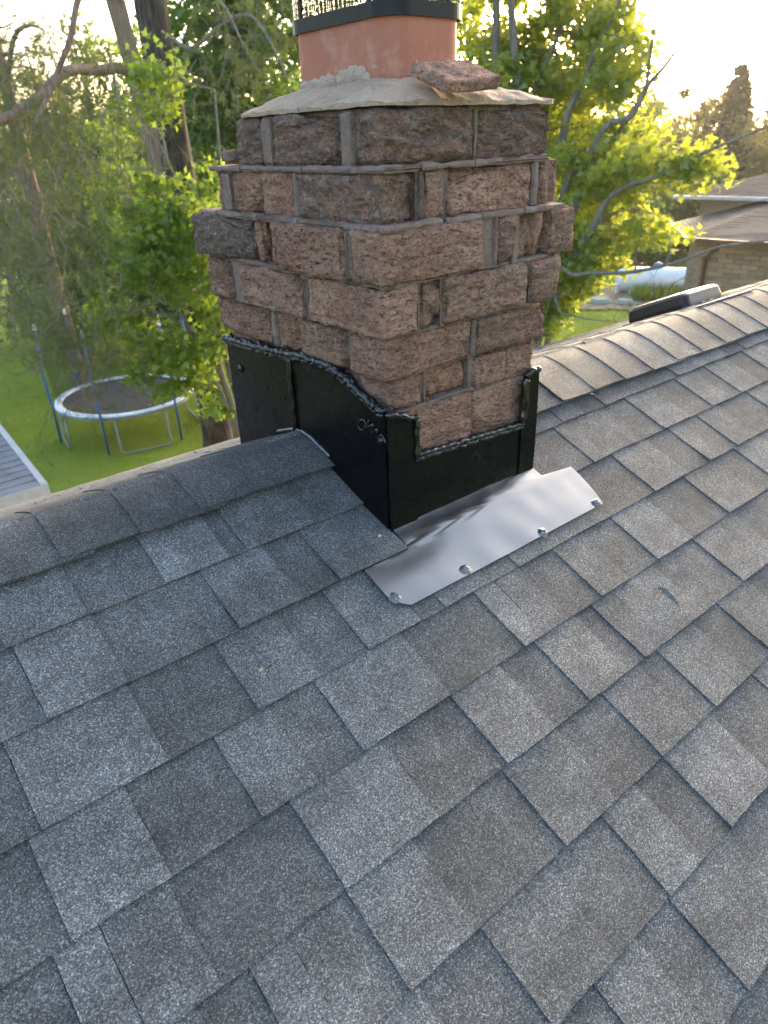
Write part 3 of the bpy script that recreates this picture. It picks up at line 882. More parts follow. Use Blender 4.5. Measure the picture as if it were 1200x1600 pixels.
# ---- loose stone slab lying on the crown, and a small stone on the mortar ledge
FLp, FRp, BLp = azp(700, 126, 1.28), azp(787, 119, 1.375), azp(642, 96, 1.355)
ex = FRp - FLp; ey = BLp - FLp; lx, ly = np.linalg.norm(ex), np.linalg.norm(ey)
ez = np.cross(ex / lx, ey / ly); ez /= np.linalg.norm(ez)
xf = lambda p: tuple(FLp + ex * (p[0] / lx) + ey * (p[1] / ly) + ez * p[2])
vv, ff = rough_box((0, 0, -0.020), (lx, ly, 0.0), 0.0042, 0.0034, 0.0, 33.0, 'slab', 0.002, xf)
tag(mobj('loose_stone', vv, ff, M['stone'], base=True, color=(0.85, 0.48, 0, 1)), 'loose flat stone slab lying on the concrete crown against the flue', 'stone')
pz = JOINT[1] + 0.008 + Z0
yq = solve(lambda t: (-0.012, t, pz), 357, 0.2, 0.8)
vv, ff = rough_box((-0.02, yq - 0.016, pz), (0.012, yq + 0.016, pz + 0.027), 0.006, 0.004, 0.004, 55.0, 'lump', 0.007)
tag(mobj('loose_pebble', vv, ff, M['mortar'], base=True, smooth=True), 'small rounded mortar lump on the ledge at the chimney far left', 'stone')

# ================================================================== flashing
flash = thing('chimney_flashing', (-0.006, 0.3, Z0), 'black painted metal flashing wrapped round the chimney foot, sealed with black caulk', 'flashing')
def roofz(y):   # surface of roof along the left face
    return (y * math.tan(TH) if y < 0.24 else cap_z(y)) - 0.03
def panel_left(ya, yb, tops, name, xo):
    n_ = max(6, int(abs(yb - ya) / 0.012)); v = []
    for i in range(n_ + 1):
        y = ya + (yb - ya) * i / n_
        zt_ = np.interp(y, [p[0] for p in tops], [p[1] for p in tops])
        bow = 0.0018 * math.sin(y * 17) + 0.001
        for t in (0, 0.25, 0.5, 0.75, 1):
            v.append((xo - bow * math.sin(math.pi * t), y, roofz(y) + (zt_ - roofz(y)) * t + Z0))
    f = []
    for i in range(n_):
        for j in range(4):
            f.append((i*5+j, (i+1)*5+j, (i+1)*5+j+1, i*5+j+1))
    k = len(v)
    v2 = [(p[0] + 0.003, p[1], p[2]) for p in v]
    f2 = [tuple(q + k for q in a[::-1]) for a in f]
    top = [(i*5+4, (i+1)*5+4, k+(i+1)*5+4, k+i*5+4) for i in range(n_)]
    return mobj(name, v + v2, f + f2 + top, M['black'], flash, smooth=False)
TOPS = [(-0.01, 0.252), (0.03, 0.258), (0.086, 0.282), (0.125, 0.298), (0.167, 0.308), (0.257, 0.310), (0.318, 0.304), (0.466, 0.295), (0.62, 0.289)]
panel_left(0.0, 0.318, TOPS, 'side_panel', -0.0075)
panel_left(0.305, 0.600, TOPS, 'side_panel', -0.0045)
# front panel, with the raised ends folded round both corners
def panel_front(xa, xb, tops, name, yo, zb0, zb1):
    n_ = max(3, int((xb - xa) / 0.02)); v = []
    for i in range(n_ + 1):
        x = xa + (xb - xa) * i / n_
        zt_ = np.interp(x, [p[0] for p in tops], [p[1] for p in tops])
        zb_ = zb0 + (zb1 - zb0) * i / n_
        for t in (0, 0.33, 0.66, 1):
            v.append((x, yo - 0.0015 * math.sin(math.pi * t) * (1 + math.sin(x * 15)), zb_ + (zt_ - zb_) * t + Z0))
    f = []
    for i in range(n_):
        for j in range(3): f.append((i*4+j, (i+1)*4+j, (i+1)*4+j+1, i*4+j+1))
    k = len(v); v2 = [(p[0], p[1] + 0.003, p[2]) for p in v]
    f2 = [tuple(q + k for q in a[::-1]) for a in f]
    top = [(i*4+3, (i+1)*4+3, k+(i+1)*4+3, k+i*4+3) for i in range(n_)]
    side = [(j, j+1, k+j+1, k+j) for j in range(3)] + [(n_*4+j, k+n_*4+j, k+n_*4+j+1, n_*4+j+1) for j in range(3)]
    return mobj(name, v + v2, f + f2 + top + side, M['black'], flash)
panel_front(0.040, 0.400, [(0.04, 0.150), (0.40, 0.130)], 'front_panel', -0.004, -0.012, -0.012)
panel_front(-0.0075, 0.0625, [(-0.01, 0.250), (0.0625, 0.226)], 'corner_piece', -0.0080, -0.014, -0.014)
panel_front(0.378, 0.428, [(0.378, 0.236), (0.428, 0.243)], 'corner_piece', -0.0080, -0.014, -0.014)
MB().box((0.4255, -0.0078, -0.01 + Z0), (0.4285, 0.30, 0.235 + Z0)).build('side_panel', M['black'], flash)
# sealant beads
def bead(pts, r, name='sealant_bead', mat='sealant', amp=0.0035, sd_=0.0, n=7, k=10):
    p = smoothpath(pts, k)
    q = []; rad = []
    for i, a in enumerate(p):
        t = i * 0.16 + sd_
        q.append(np.array(a) + amp * np.array([mnoise.noise(Vector((t, 0, sd_))), mnoise.noise(Vector((0, t, sd_))), mnoise.noise(Vector((t, 4, sd_)))]))
        rad.append(r * (1 + 0.42 * mnoise.noise(Vector((t * 1.7, sd_, 9)))))
    rad[0] *= 0.5; rad[-1] *= 0.5
    if mat == 'sealant': rad = [a * 1.12 for a in rad]
    return MB().tube(q, rad, n).build(name, M[mat], flash, smooth=True)
LP = lambda y, dz=0, xo=-0.009: (xo, y, float(np.interp(y, [p[0] for p in TOPS], [p[1] for p in TOPS])) + dz + Z0)
ysb = np.linspace(0.0, 0.595, 34)
bead([LP(y, 0.001) for y in ysb], 0.0075, sd_=1.0, amp=0.005)
bead([LP(y, -0.006, -0.0105) for y in ysb], 0.0048, sd_=5.0, amp=0.006)
bead([LP(y, 0.005, -0.006) for y in ysb[::2]], 0.0050, sd_=9.0, amp=0.008)
bead([(-0.010, 0.315, 0.300 + Z0), (-0.011, 0.313, 0.24 + Z0), (-0.010, 0.314, 0.18 + Z0), (-0.010, 0.316, 0.115 + Z0)], 0.0055, sd_=3.0)
bead([(-0.009, -0.002, 0.251 + Z0), (0.012, -0.011, 0.247 + Z0), (0.04, -0.011, 0.235 + Z0), (0.061, -0.011, 0.228 + Z0)], 0.0058, sd_=12.0)
bead([(0.061, -0.010, 0.228 + Z0), (0.063, -0.010, 0.19 + Z0), (0.062, -0.010, 0.135 + Z0)], 0.0058, sd_=13.0)
FPt = [(x, -0.0065, 0.149 - 0.02 * (x - 0.06) / 0.32 + Z0) for x in np.linspace(0.064, 0.382, 14)]
bead(FPt, 0.0060, sd_=14.0)
bead([(p[0], p[1] - 0.002, p[2] - 0.007) for p in FPt], 0.0042, sd_=15.0, amp=0.005)
bead([(0.378, -0.009, 0.130 + Z0), (0.376, -0.010, 0.17 + Z0), (0.378, -0.010, 0.236 + Z0)], 0.0065, sd_=16.0)
bead([(0.384, -0.011, 0.14 + Z0), (0.384, -0.012, 0.19 + Z0), (0.385, -0.011, 0.232 + Z0)], 0.005, sd_=19.0)
bead([(0.378, -0.010, 0.238 + Z0), (0.40, -0.011, 0.246 + Z0), (0.428, -0.009, 0.244 + Z0)], 0.0065, sd_=17.0)
# where the ridge shingles meet the flashing: clear caulk line
bead([(-0.009, y, cap_z(y) + 0.012 + Z0) for y in (0.19, 0.23, 0.28, 0.32, 0.35, 0.40)], 0.0040, 'clear_caulk', 'clear', 0.002, 21.0)
# dabs over the fixing screws
def dab(c, rad, nrm, name, mat, sd_, parent=None, flat=0.55, asp=1.0):
    parent = parent or flash
    nrm = np.array(nrm, float); nrm /= np.linalg.norm(nrm)
    a = np.cross(nrm, (0, 0, 1)) if abs(nrm[2]) < 0.8 else np.cross(nrm, (0, 1, 0)); a /= np.linalg.norm(a); b = np.cross(nrm, a)
    v = []; f = []; nr, ns = 6, 14
    for i in range(nr + 1):
        for j in range(ns):
            w = 2 * math.pi * j / ns
            t = i / nr
            rr_ = rad * t * (1 + (0.35 if flat > .3 else 0.75) * mnoise.noise(Vector((math.cos(w) * 1.5, math.sin(w) * 1.5, sd_))))
            h = rad * flat * max(0, 1 - t * t) * (1 + 0.9 * mnoise.noise(Vector((math.cos(w) * t * 3, math.sin(w) * t * 3, sd_ + 5)))) - 0.0004
            v.append(np.array(c) + a * rr_ * math.cos(w) * asp + b * rr_ * math.sin(w) / asp + nrm * h)
    for i in range(nr):
        for j in range(ns):
            f.append((i*ns+j, i*ns+(j+1) % ns, (i+1)*ns+(j+1) % ns, (i+1)*ns+j))
    return mobj(name, v, f, M[mat], parent, smooth=True)
dab(at_ax(375, 577, 0, -0.0085), 0.010, (-1, 0, 0), 'sealant_dab', 'sealant', 3.3)
pl = lambda u, v_: tuple(at_ax(u, v_, 0, -0.0098))
bead([pl(566 + 6 * math.cos(w), 664 + 8 * math.sin(w)) for w in np.linspace(0, 6.3, 9)], 0.0022, 'sealant_dab', 'sealant', 0.001, 31.0, 6, 4)
bead([pl(u, v_) for u, v_ in ((577, 656), (574, 668), (583, 664), (580, 678), (590, 671), (588, 686), (597, 680), (603, 694))], 0.0024, 'sealant_dab', 'sealant', 0.0015, 37.0, 6, 5)
dab(at_ax(594, 688, 0, -0.0085), 0.008, (-1, 0, 0), 'sealant_dab', 'sealant', 9.3)
for q, (y_, z_, r_) in enumerate(((0.350, 0.797, .014), (0.325, 0.800, .016), (0.295, 0.799, .015), (0.27, 0.803, .012), (0.235, 0.801, .014), (0.205, 0.808, .020), (0.185, 0.803, .018), (0.165, 0.797, .013), (0.14, 0.812, .005), (0.148, 0.822, .003))):
    dab((FX0, y_, z_ + Z0), r_, (-1, 0, 0), 'mortar_smear', 'smear', q * 2.7 + 90, chimney, flat=0.16, asp=1.45)
for q, (x_, z_, r_) in enumerate(((0.165, 0.799, .012), (0.19, 0.802, .014), (0.225, 0.800, .012), (0.17, 0.818, .004))):
    dab((x_, FY0, z_ + Z0), r_, (0, -1, 0), 'mortar_smear', 'smear', q * 2.9 + 150, chimney, flat=0.16, asp=1.3)

# bare metal apron lying on the shingles below the chimney
apron = thing('apron_flashing', near(0.2, 0.08, 0.01), 'bare shiny metal apron flashing lying on the shingles below the chimney', 'flashing')
nu, nv_ = 52, 16
v = []; f = []
for j in range(nv_ + 1):
    t = j / nv_; s = -0.012 + 0.178 * t
    xl_ = -0.117 + 0.030 * max(0.0, (s - 0.125) / 0.041) ** 2
    if s < 0.045: xl_ = -0.003
    xr2 = 0.430 if s < 0.040 else 0.527 - 0.020 * ((s - 0.05) / 0.116) ** 2
    if s < 0.0: xl_ = 0.0
    for i in range(nu + 1):
        w = i / nu; X = xl_ + (xr2 - xl_) * w
        h = 0.0085 + 0.0022 * mnoise.noise(Vector((X * 6, s * 9, 2))) + 0.0012 * mnoise.noise(Vector((X * 17, s * 12, 5)))
        h += 0.0015 * max(0, (0.02 - s) / 0.03) ** 2
        h += 0.0007 * math.exp(-((s - 0.035 - 0.02 * X) / 0.02) ** 2)
        v.append(near(X, s, h))
for j in range(nv_):
    for i in range(nu): f.append((j*(nu+1)+i, (j+1)*(nu+1)+i, (j+1)*(nu+1)+i+1, j*(nu+1)+i+1))
k = len(v)
v += [(p[0], p[1], p[2] - 0.0012) for p in v]
f2 = [tuple(a + k for a in q[::-1]) for q in f]
rim = [j*(nu+1) for j in range(nv_ + 1)] + [nv_*(nu+1)+i for i in range(1, nu + 1)] + [j*(nu+1)+nu for j in range(nv_ - 1, -1, -1)]
k2 = len(v); v += [v[a] for a in rim] + [v[a + k] for a in rim]; nr_ = len(rim)
f3 = [(k2 + i, k2 + nr_ + i, k2 + nr_ + i + 1, k2 + i + 1) for i in range(nr_ - 1)]
mobj('metal_sheet', v, f + f2 + f3, M['galv'], apron, smooth=True)
nrm_roof = (0, -ST, CT)
def roof_px(u, v_, h):
    q = ray(u, v_); nn = np.array(nrm_roof); o_ = np.array(near(0, 0, h))
    return CAM + q * (((o_ - CAM) @ nn) / (q @ nn))
for q, (u, v_) in enumerate(((617, 934), (727, 890), (848, 832), (932, 785))):
    dab(roof_px(u, v_, 0.0090), 0.0125, nrm_roof, 'caulk_dab', 'clear', 50 + q * 4.1, apron)
    dab(roof_px(u, v_, 0.012), 0.005, nrm_roof, 'screw_head', 'steel', 70 + q * 4.1, apron)

# ---- small marks on the roof: a torn flap, caulk spots, two dry seed husks
ln = [roof_px(u, v_, 0.0062) for u, v_ in ((1022, 921), (1031, 918), (1040, 922), (1049, 931), (1057, 939), (1062, 947))]
v = []; f = []
dnr = np.array(nrm_roof)
for i, p in enumerate(ln):
    w = math.sin(math.pi * i / (len(ln) - 1))
    v += [tuple(p + dnr * 0.0045 * w), tuple(p + np.array([-0.010, 0.003, 0.0]) * w - dnr * 0.0006), tuple(p + dnr * (0.0045 * w - 0.003))]
for i in range(len(ln) - 1):
    f += [(3*i, 3*i+1, 3*i+4, 3*i+3), (3*i, 3*i+3, 3*i+5, 3*i+2)]
mobj('torn_flap', v, f, M['shingle'], roof, color=(1.1, 1.1, 1.1, 1))
for q, (u, v_, r_) in enumerate(((878, 624, 0.011), (920, 612, 0.012), (849, 604, 0.010), (926, 606, 0.008))):
    dab(roof_px(u, v_, 0.012 if u != 849 else 0.006), r_, nrm_roof, 'caulk_spot', 'clear', 200 + q * 3.1, roof, flat=0.2)
for (u, v_, lab) in ((408, 1047, 'tiny tan seed husk on the shingles left of centre'), (593, 838, 'tiny tan seed husk on the shingle beside the flashing corner')):
    p = roof_px(u, v_, 0.0065)
    vv, ff = rough_box((p[0] - .0035, p[1] - .0028, p[2] - .001), (p[0] + .0035, p[1] + .0028, p[2] + .003), 0.0015, 0.001, 0.0005, u, 'lump', 0.001)
    tag(mobj('seed_husk', vv, ff, M['husk'], base=True), lab, 'seed', 'seed husks on the shingles')

# ================================================================== roof vent on the far slope
vent = thing('roof_vent', far(1.98, 0.22, 0.0), 'dark brown plastic box vent just behind the roof ridge at right', 'roof vent')
FA = math.atan(TF)
def vx(p):      # local: x along ridge, y down the far slope, z off the roof
    return far(p[0], p[1], p[2])
VX0, VX1, VY0, VY1 = 1.74, 2.02, 0.08, 0.34
mb = MB(); mb.bbox((VX0 + 0.05, VY0 + 0.05, -0.01), (VX1 - 0.05, VY1 - 0.05, 0.03), 0.006, vx); mb.build('vent_base', M['brown'], vent)
mb = MB()
prof = [(0.0, 0.014), (0.0, 0.030), (0.005, 0.060), (0.015, 0.070), (0.05, 0.074)]
rings = []
for (ins, z) in prof:
    pts = rrect(VX0 + ins, VX1 - ins, VY0 + ins, VY1 - ins, 0.03, 4)
    rings.append([vx((x, y, z)) for x, y in pts])
n_ = len(rings[0]); v = [p for rg in rings for p in rg]; f = []
for j in range(len(rings) - 1):
    for i in range(n_): f.append((j*n_+i, j*n_+(i+1) % n_, (j+1)*n_+(i+1) % n_, (j+1)*n_+i))
f.append(tuple((len(rings)-1)*n_ + i for i in range(n_))); f.append(tuple(range(n_ - 1, -1, -1)))
mobj('hood', v, f, M['brown'], vent, smooth=False)
mb = MB(); mb.box((VX0 - 0.06, VY0 - 0.08, 0.006), (VX1 + 0.06, VY1 + 0.06, 0.010), vx); mb.build('base_flange', M['brown'], vent)
for x in (VX0 + 0.1, VX1 - 0.12):
    mb = MB(); mb.box((x, VY0 - 0.003, 0.015), (x + 0.02, VY0 + 0.004, 0.021), vx); mb.build('clip', M['steel'], vent)

# ================================================================== low outbuilding at the left
shed = thing('outbuilding', (-2.2, 9.0, 0), 'low outbuilding with weathered grey shingle roof and white edge trim at left', 'outbuilding')
SX0, SX1, SY0, SY1, SZ = -5.0, 0.84, 7.28, 11.0, 2.60
sl_ = 0.14
sz = lambda y: SZ + (y - SY0) * sl_
mb = MB()
mb.add([(SX0, SY0, SZ), (SX1, SY0, SZ), (SX1, SY1, sz(SY1)), (SX0, SY1, sz(SY1)), (SX0, SY0, SZ-.05), (SX1, SY0, SZ-.05), (SX1, SY1, sz(SY1)-.05), (SX0, SY1, sz(SY1)-.05)],
       [(0,1,2,3),(7,6,5,4),(0,4,5,1),(1,5,6,2),(2,6,7,3),(3,7,4,0)])
rf = mb.build('roof', M['groof'], shed)
srnd = random.Random(5)
mb = MB()
for k in range(25):
    ya = SY0 + k * 0.145 - 0.01; x = SX0
    while x < SX1 - 0.02:
        w = min(srnd.uniform(0.12, 0.3), SX1 - 0.01 - x); h = srnd.choice((0.006, 0.011))
        mb.add([(x, ya, sz(ya) + h + .004), (x + w, ya, sz(ya) + h + .004), (x + w, ya + .15, sz(ya + .15) + .003), (x, ya + .15, sz(ya + .15) + .003), (x, ya, sz(ya) - .001), (x + w, ya, sz(ya) - .001)], [(0,1,2,3),(4,5,1,0)])
        x += w
tag(mb.build('shingle_field', M['groof'], rf), None, kind='stuff')
mb = MB(); mb.add([(SX1 - .06, SY0 - .02, SZ + .012), (SX1 + .012, SY0 - .02, SZ + .012), (SX1 + .012, SY1, sz(SY1) + .014), (SX1 - .06, SY1, sz(SY1) + .014),
                   (SX1 - .06, SY0 - .02, SZ - .1), (SX1 + .012, SY0 - .02, SZ - .1), (SX1 + .012, SY1, sz(SY1) - .1), (SX1 - .06, SY1, sz(SY1) - .1)],
                  [(0,1,2,3),(7,6,5,4),(0,4,5,1),(1,5,6,2),(2,6,7,3),(3,7,4,0)])
mb.build('edge_trim', M['trim'], shed)
mb = MB(); mb.box((SX0, SY0 - .035, SZ - .13), (SX1 + .012, SY0 - .021, SZ + .008)); mb.build('fascia_board', M['trim'], shed)
mb = MB(); mb.box((SX0 + .3, SY0 + .3, 0), (SX1 - .3, SY1 - .3, SZ - .04)); mb.build('wall', M['siding'], shed)

# ================================================================== neighbouring wing with hip roofs at the right
nb = thing('brick_house', (18.0, 5.0, 0), 'tan brick house with brown hip roofs at two levels, right edge', 'house')
EZ = 3.5
A = at_ax(1070, 371, 2, EZ); C_ = at_ax(1200, 379, 2, EZ); B = at_ax(1053, 348, 2, EZ)
dirE = (C_ - A); dirE /= np.linalg.norm(dirE)
A = np.array([17.05, A[1], EZ]); E_ = A + dirE * 11
inw = np.array([-dirE[1], dirE[0], 0]); 
if inw[0] < 0: inw = -inw
Dp = azp(1290, 289, 24.0)
Fp = Dp + dirE * 6
Gp = E_ + inw * 3.4; Gp[2] = Dp[2]
def roof_slab(poly, name, mat, parent, th=0.10):
    n_ = len(poly); v = [tuple(p) for p in poly] + [(p[0], p[1], p[2] - th) for p in poly]
    f = [tuple(range(n_)), tuple(range(2*n_-1, n_-1, -1))] + [(i, n_+i, n_+(i+1) % n_, (i+1) % n_) for i in range(n_)]
    return mobj(name, v, f, mat, parent)
def courses(poly_lo, poly_hi, nrow, parent, name='shingle_course', mat=None):
    """shingle courses between a lower edge (p, q) and an upper edge (p, q): each a real step"""
    mb = MB(); p0, q0 = map(np.array, poly_lo); p1, q1 = map(np.array, poly_hi)
    nn = np.cross(q0 - p0, p1 - p0); nn /= np.linalg.norm(nn); nn = nn if nn[2] > 0 else -nn
    for k in range(nrow):
        t0, t1 = k / nrow, (k + 1) / nrow
        a, b = p0 + (p1 - p0) * t0, q0 + (q1 - q0) * t0; c, d = q0 + (q1 - q0) * t1, p0 + (p1 - p0) * t1
        L = np.linalg.norm(b - a); ns = max(1, int(L / 0.3))
        for i in range(ns):
            w0, w1 = i / ns, (i + 1) / ns; h = srnd.choice((0.010, 0.013, 0.016))
            lo0, lo1, hi1, hi0 = a + (b-a)*w0, a + (b-a)*w1, d + (c-d)*w1, d + (c-d)*w0
            mb.add([lo0 + nn*h, lo1 + nn*h, hi1 + nn*.006, hi0 + nn*.006, lo0, lo1], [(0,1,2,3),(4,5,1,0)])
    return tag(mb.build(name, mat or M['nroof'], parent), None, kind='stuff')
lr = roof_slab([A, E_, Gp, Dp], 'lower_roof', M['nroof'], nb)
courses((A, E_), (Dp, Gp), 26, lr)
lr2 = roof_slab([B, A, Dp], 'hip_end', M['nroof'], nb)
courses((B, A), (Dp + (B - Dp) * 0.03, Dp + (A - Dp) * 0.03), 26, lr2)
out_ = -inw
for (P_, Q_, nm) in ((A, E_, 'gutter'), (B, A, 'gutter')):
    d_ = (Q_ - P_); d_ = d_ / np.linalg.norm(d_); o_ = np.array([d_[1], -d_[0], 0.0]); 
    if o_ @ (CAM - P_) < 0: o_ = -o_
    mb = MB(); q0 = P_ + o_ * 0.005; q1 = Q_ + o_ * 0.005
    pts = []
    for (ox, oz) in ((0, 0.0), (0.09, 0.0), (0.09, -0.10), (0, -0.11)):
        pts += [q0 + o_ * ox + np.array([0, 0, oz]), q1 + o_ * ox + np.array([0, 0, oz])]
    mb.add(pts, [(0,1,3,2),(2,3,5,4),(4,5,7,6),(6,7,1,0),(0,2,4,6),(1,7,5,3)])
    mb.build(nm, M['downsp'], nb)
# wall under the lower eave
W0 = A + inw * 0.55 - dirE * 0.1; W0[2] = 0
wl = solve(lambda t: tuple(A + inw * 0.55 + dirE * t + np.array([0, 0, -1.2])), 1079, -1.0, 3.0)
W0 = A + inw * 0.55 + dirE * wl; W1 = A + inw * 0.55 + dirE * 10.5
ZT = EZ - 0.02
def wall_box(p, q, z0_, z1_, th, mat, name, parent):
    p = np.array([p[0], p[1], 0.0]); q = np.array([q[0], q[1], 0.0])
    d_ = (q - p) / np.linalg.norm(q - p); n__ = np.array([-d_[1], d_[0], 0]); 
    if n__ @ (CAM - p) > 0: n__ = -n__
    v = []
    for z in (z0_, z1_):
        for c in (p, q, q + n__ * th, p + n__ * th): v.append((c[0], c[1], z))
    return MB().add(v, [(0,3,2,1),(4,5,6,7),(0,1,5,4),(1,2,6,5),(2,3,7,6),(3,0,4,7)]).build(name, mat, parent), d_, -n__
wobj, wd, wn_ = wall_box(W0, W1, 0, ZT, 0.3, M['nmort'], 'wall', nb)
wall_box(W0 + inw * 0.3, W0 + inw * 6.0, 0, ZT, 0.3, M['nmort'], 'wall', nb)
t = NT('tan_brick'); info, oc = t.ocol()
colb = t.mix(oc[0], (0.15, 0.105, 0.07), (0.30, 0.22, 0.155))
M['tanbrick'] = t.fin(t.mix(1.0, colb, t.ramp(t.noise(30, 4, 0.7), [(0.3, 0.75), (0.7, 1.25)]), 'MULTIPLY'), 0.9, t.bump(t.noise(60, 4), 0.5, 0.01))
BL, BH = 0.40, 0.115
bm = None
brn = random.Random(9)
def brick_at(L, k, i, w):
    global bm
    if bm is None:
        mbx = MB(); mbx.bbox((-0.5, -0.5, -0.5), (0.5, 0.5, 0.5), 0.02)
        bm = bpy.data.meshes.new('brick'); bm.from_pydata(mbx.v, [], mbx.f); bm.materials.append(M['tanbrick'])
    o = bpy.data.objects.new('brick', bm); COL.objects.link(o)
    c = W0 + wd * (L + w / 2) + wn_ * 0.006; c[2] = (k + 0.5) * BH
    o.parent = wobj; o.location = Vector(c) - Vector(WLOC[wobj.name])
    o.scale = (w - 0.014, 0.05 + brn.uniform(0, 0.01), BH - 0.014)
    o.rotation_euler = (0, 0, math.atan2(wd[1], wd[0]))
    tn = brn.uniform(0.1, 0.95); o.color = (tn, tn, tn, 1)
nb_count = 0
for k in range(int(ZT / BH)):
    L = -0.001 if k % 2 == 0 else -BL / 2
    while L < 4.0:
        a_ = max(L, 0.0); w = L + BL - a_
        c = W0 + wd * (a_ + w / 2); c[2] = (k + .5) * BH
        u_, v_, d_ = proj(c)
        if w > 0.06 and u_ < 1290 and v_ < 560: brick_at(a_, k, 0, w); nb_count += 1
        L += BL
# downspout, standing off the wall under the eave corner
ds0 = A + dirE * 0.75 + inw * 0.1 + np.array([0, 0, -0.11]); ds1 = W0 + wd * 0.32 + wn_ * 0.09; ds1[2] = EZ - 0.55
ds2 = ds1.copy(); ds2[2] = 0.1
MB().tube([ds0, ds0 + np.array([0, 0, -0.12]), ds1, ds2], 0.055, 4).build('downspout', M['downsp'], nb)
# upper storey
UZ = 4.2
UA = at_ax(1053, 305, 2, UZ); UB = at_ax(1200, 308, 2, UZ); ud = UB - UA; ud /= np.linalg.norm(ud)
UE = UA + ud * 11; uin = np.array([-ud[1], ud[0], 0]); uin = uin if uin[0] > 0 else -uin
UD = azp(1330, 242, math.hypot(*(UA + ud * 4 + uin * 3.5 - CAM)[:2]))
UF = UE + uin * 3.5; UF[2] = UD[2]
UB2 = UA + uin * 6
ur = roof_slab([UA, UE, UF, UD], 'upper_roof', M['nroof'], nb)
courses((UA, UE), (UD, UF), 22, ur)
roof_slab([UB2, UA, UD], 'hip_end', M['nroof'], nb)
mb = MB(); o_ = -uin
pts = []
for (ox, oz) in ((0.005, 0.0), (0.10, 0.0), (0.10, -0.09), (0.005, -0.10)): pts += [UA + o_*ox + np.array([0,0,oz]) , UE + o_*ox + np.array([0,0,oz])]
mb.add(pts, [(0,1,3,2),(2,3,5,4),(4,5,7,6),(6,7,1,0),(0,2,4,6),(1,7,5,3)]); mb.build('gutter', M['trim'], nb)
us = solve(lambda t: tuple(UA + uin * 0.55 + ud * t + np.array([0, 0, -.2])), 1105, -1, 4)
wall_box(UA + uin * 0.55 + ud * us, UA + uin * 0.55 + ud * 10.5, 0, UZ - 0.05, 0.3, M['tanbrick'], 'wall', nb)
wall_box(UA + uin * 0.86 + ud * us, UA + uin * 6 + ud * us, 0, UZ - 0.05, 0.3, M['tanbrick'], 'wall', nb)

# ================================================================== propane tank
tk = thing('propane_tank', (27.4, 15.5, 0), 'white horizontal propane tank lying on the lawn beside the brick house', 'tank')
TL = azp(962, 432, 31.0); TR = azp(1088, 431, 31.0)
td = TR - TL; td[2] = 0; tl_ = np.linalg.norm(td); td /= tl_
TL[2] = TR[2] = 0.60; Rk = 0.47
pts = []; rad = []
for i in range(7):
    a = R(90 * i / 6); pts.append(TL + td * (0.30 * (1 - math.cos(R(90)) ) * 0 + 0.30 - 0.30 * math.cos(a))); rad.append(max(0.01, Rk * math.sin(a)))
for q in (0.33, 0.5, 0.66): pts.append(TL + td * tl_ * q); rad.append(Rk)
for i in range(6, -1, -1):
    a = R(90 * i / 6); pts.append(TR - td * (0.30 - 0.30 * math.cos(a))); rad.append(max(0.01, Rk * math.sin(a)))
MB().tube(pts, rad, 28).build('tank_shell', M['tank'], tk, smooth=True)
mid = (TL + TR) / 2
mid2 = TL + td * tl_ * 0.52; mid2[2] = 0.60 + Rk
MB().tube([mid2 + np.array([0,0,-.06]), mid2 + np.array([0,0,.08]), mid2 + np.array([0,0,.15]), mid2 + np.array([0,0,.19])], [.19, .19, .15, .03], 16).build('valve_dome', M['dome'], tk, smooth=True)
for q in (0.22, 0.78):
    c = TL + td * tl_ * q
    ang = math.atan2(td[1], td[0])
    def lm(p, c=c, ang=ang): return (c[0] + p[0]*math.cos(ang) - p[1]*math.sin(ang), c[1] + p[0]*math.sin(ang) + p[1]*math.cos(ang), p[2])
    mb = MB(); mb.box((-.08, -.36, -.02), (.08, .36, .25), lm); mb.build('leg', M['tank'], tk)
MB().tube([mid + np.array([0,0,0]) - td*0.005, mid + td*0.03], Rk + 0.004, 28).build('weld_seam', M['tank'], tk, smooth=True)
# septic lids, vent pipe and bare patch by the tank
for (u, v_, r_, lab) in ((937, 471, 0.42, 'green concrete septic lid on the lawn, nearest the chimney'), (976, 473, 0.33, 'smaller round septic lid on bare soil below the propane tank')):
    p = at_ax(u, v_, 2, 0.06)
    t_ = thing('septic_lid', (p[0], p[1], 0), lab, 'lid', 'septic lids by the tank')
    MB().tube([(p[0], p[1], -0.05), (p[0], p[1], 0.10), (p[0], p[1], 0.13)], [r_ * 1.1, r_ * 1.1, r_ * 0.96], 22).build('rim', M['concrete'], t_)
    MB().tube([(p[0], p[1], 0.131), (p[0], p[1], 0.18), (p[0], p[1], 0.20)], [r_ * 0.9, r_ * 0.86, r_ * 0.5], 22).build('cover', M['concrete'], t_)
p = at_ax(962, 462, 2, 0.0)
mb = MB().tube([(p[0], p[1], -0.05), (p[0], p[1], 0.38)], 0.06, 12).tube([(p[0], p[1], 0.381), (p[0], p[1], 0.46)], 0.09, 12)
tag(mb.build('vent_pipe', M['white'], base=True), 'short white capped pipe standing on the soil by the propane tank', 'pipe')
pc = at_ax(975, 462, 2, 0.0)
v = [(pc[0], pc[1], 0.11)]; n_ = 30
for i in range(n_):
    a = 2 * math.pi * i / n_; rr_ = 1 + 0.25 * mnoise.noise(Vector((math.cos(a) * 2, math.sin(a) * 2, 4)))
    v.append((pc[0] + 3.2 * rr_ * math.cos(a), pc[1] + 2.0 * rr_ * math.sin(a), 0.015))
tag(mobj('soil_patch', v, [(0, 1 + i, 1 + (i + 1) % n_) for i in range(n_)], M['dirt'], smooth=True), None, kind='structure')

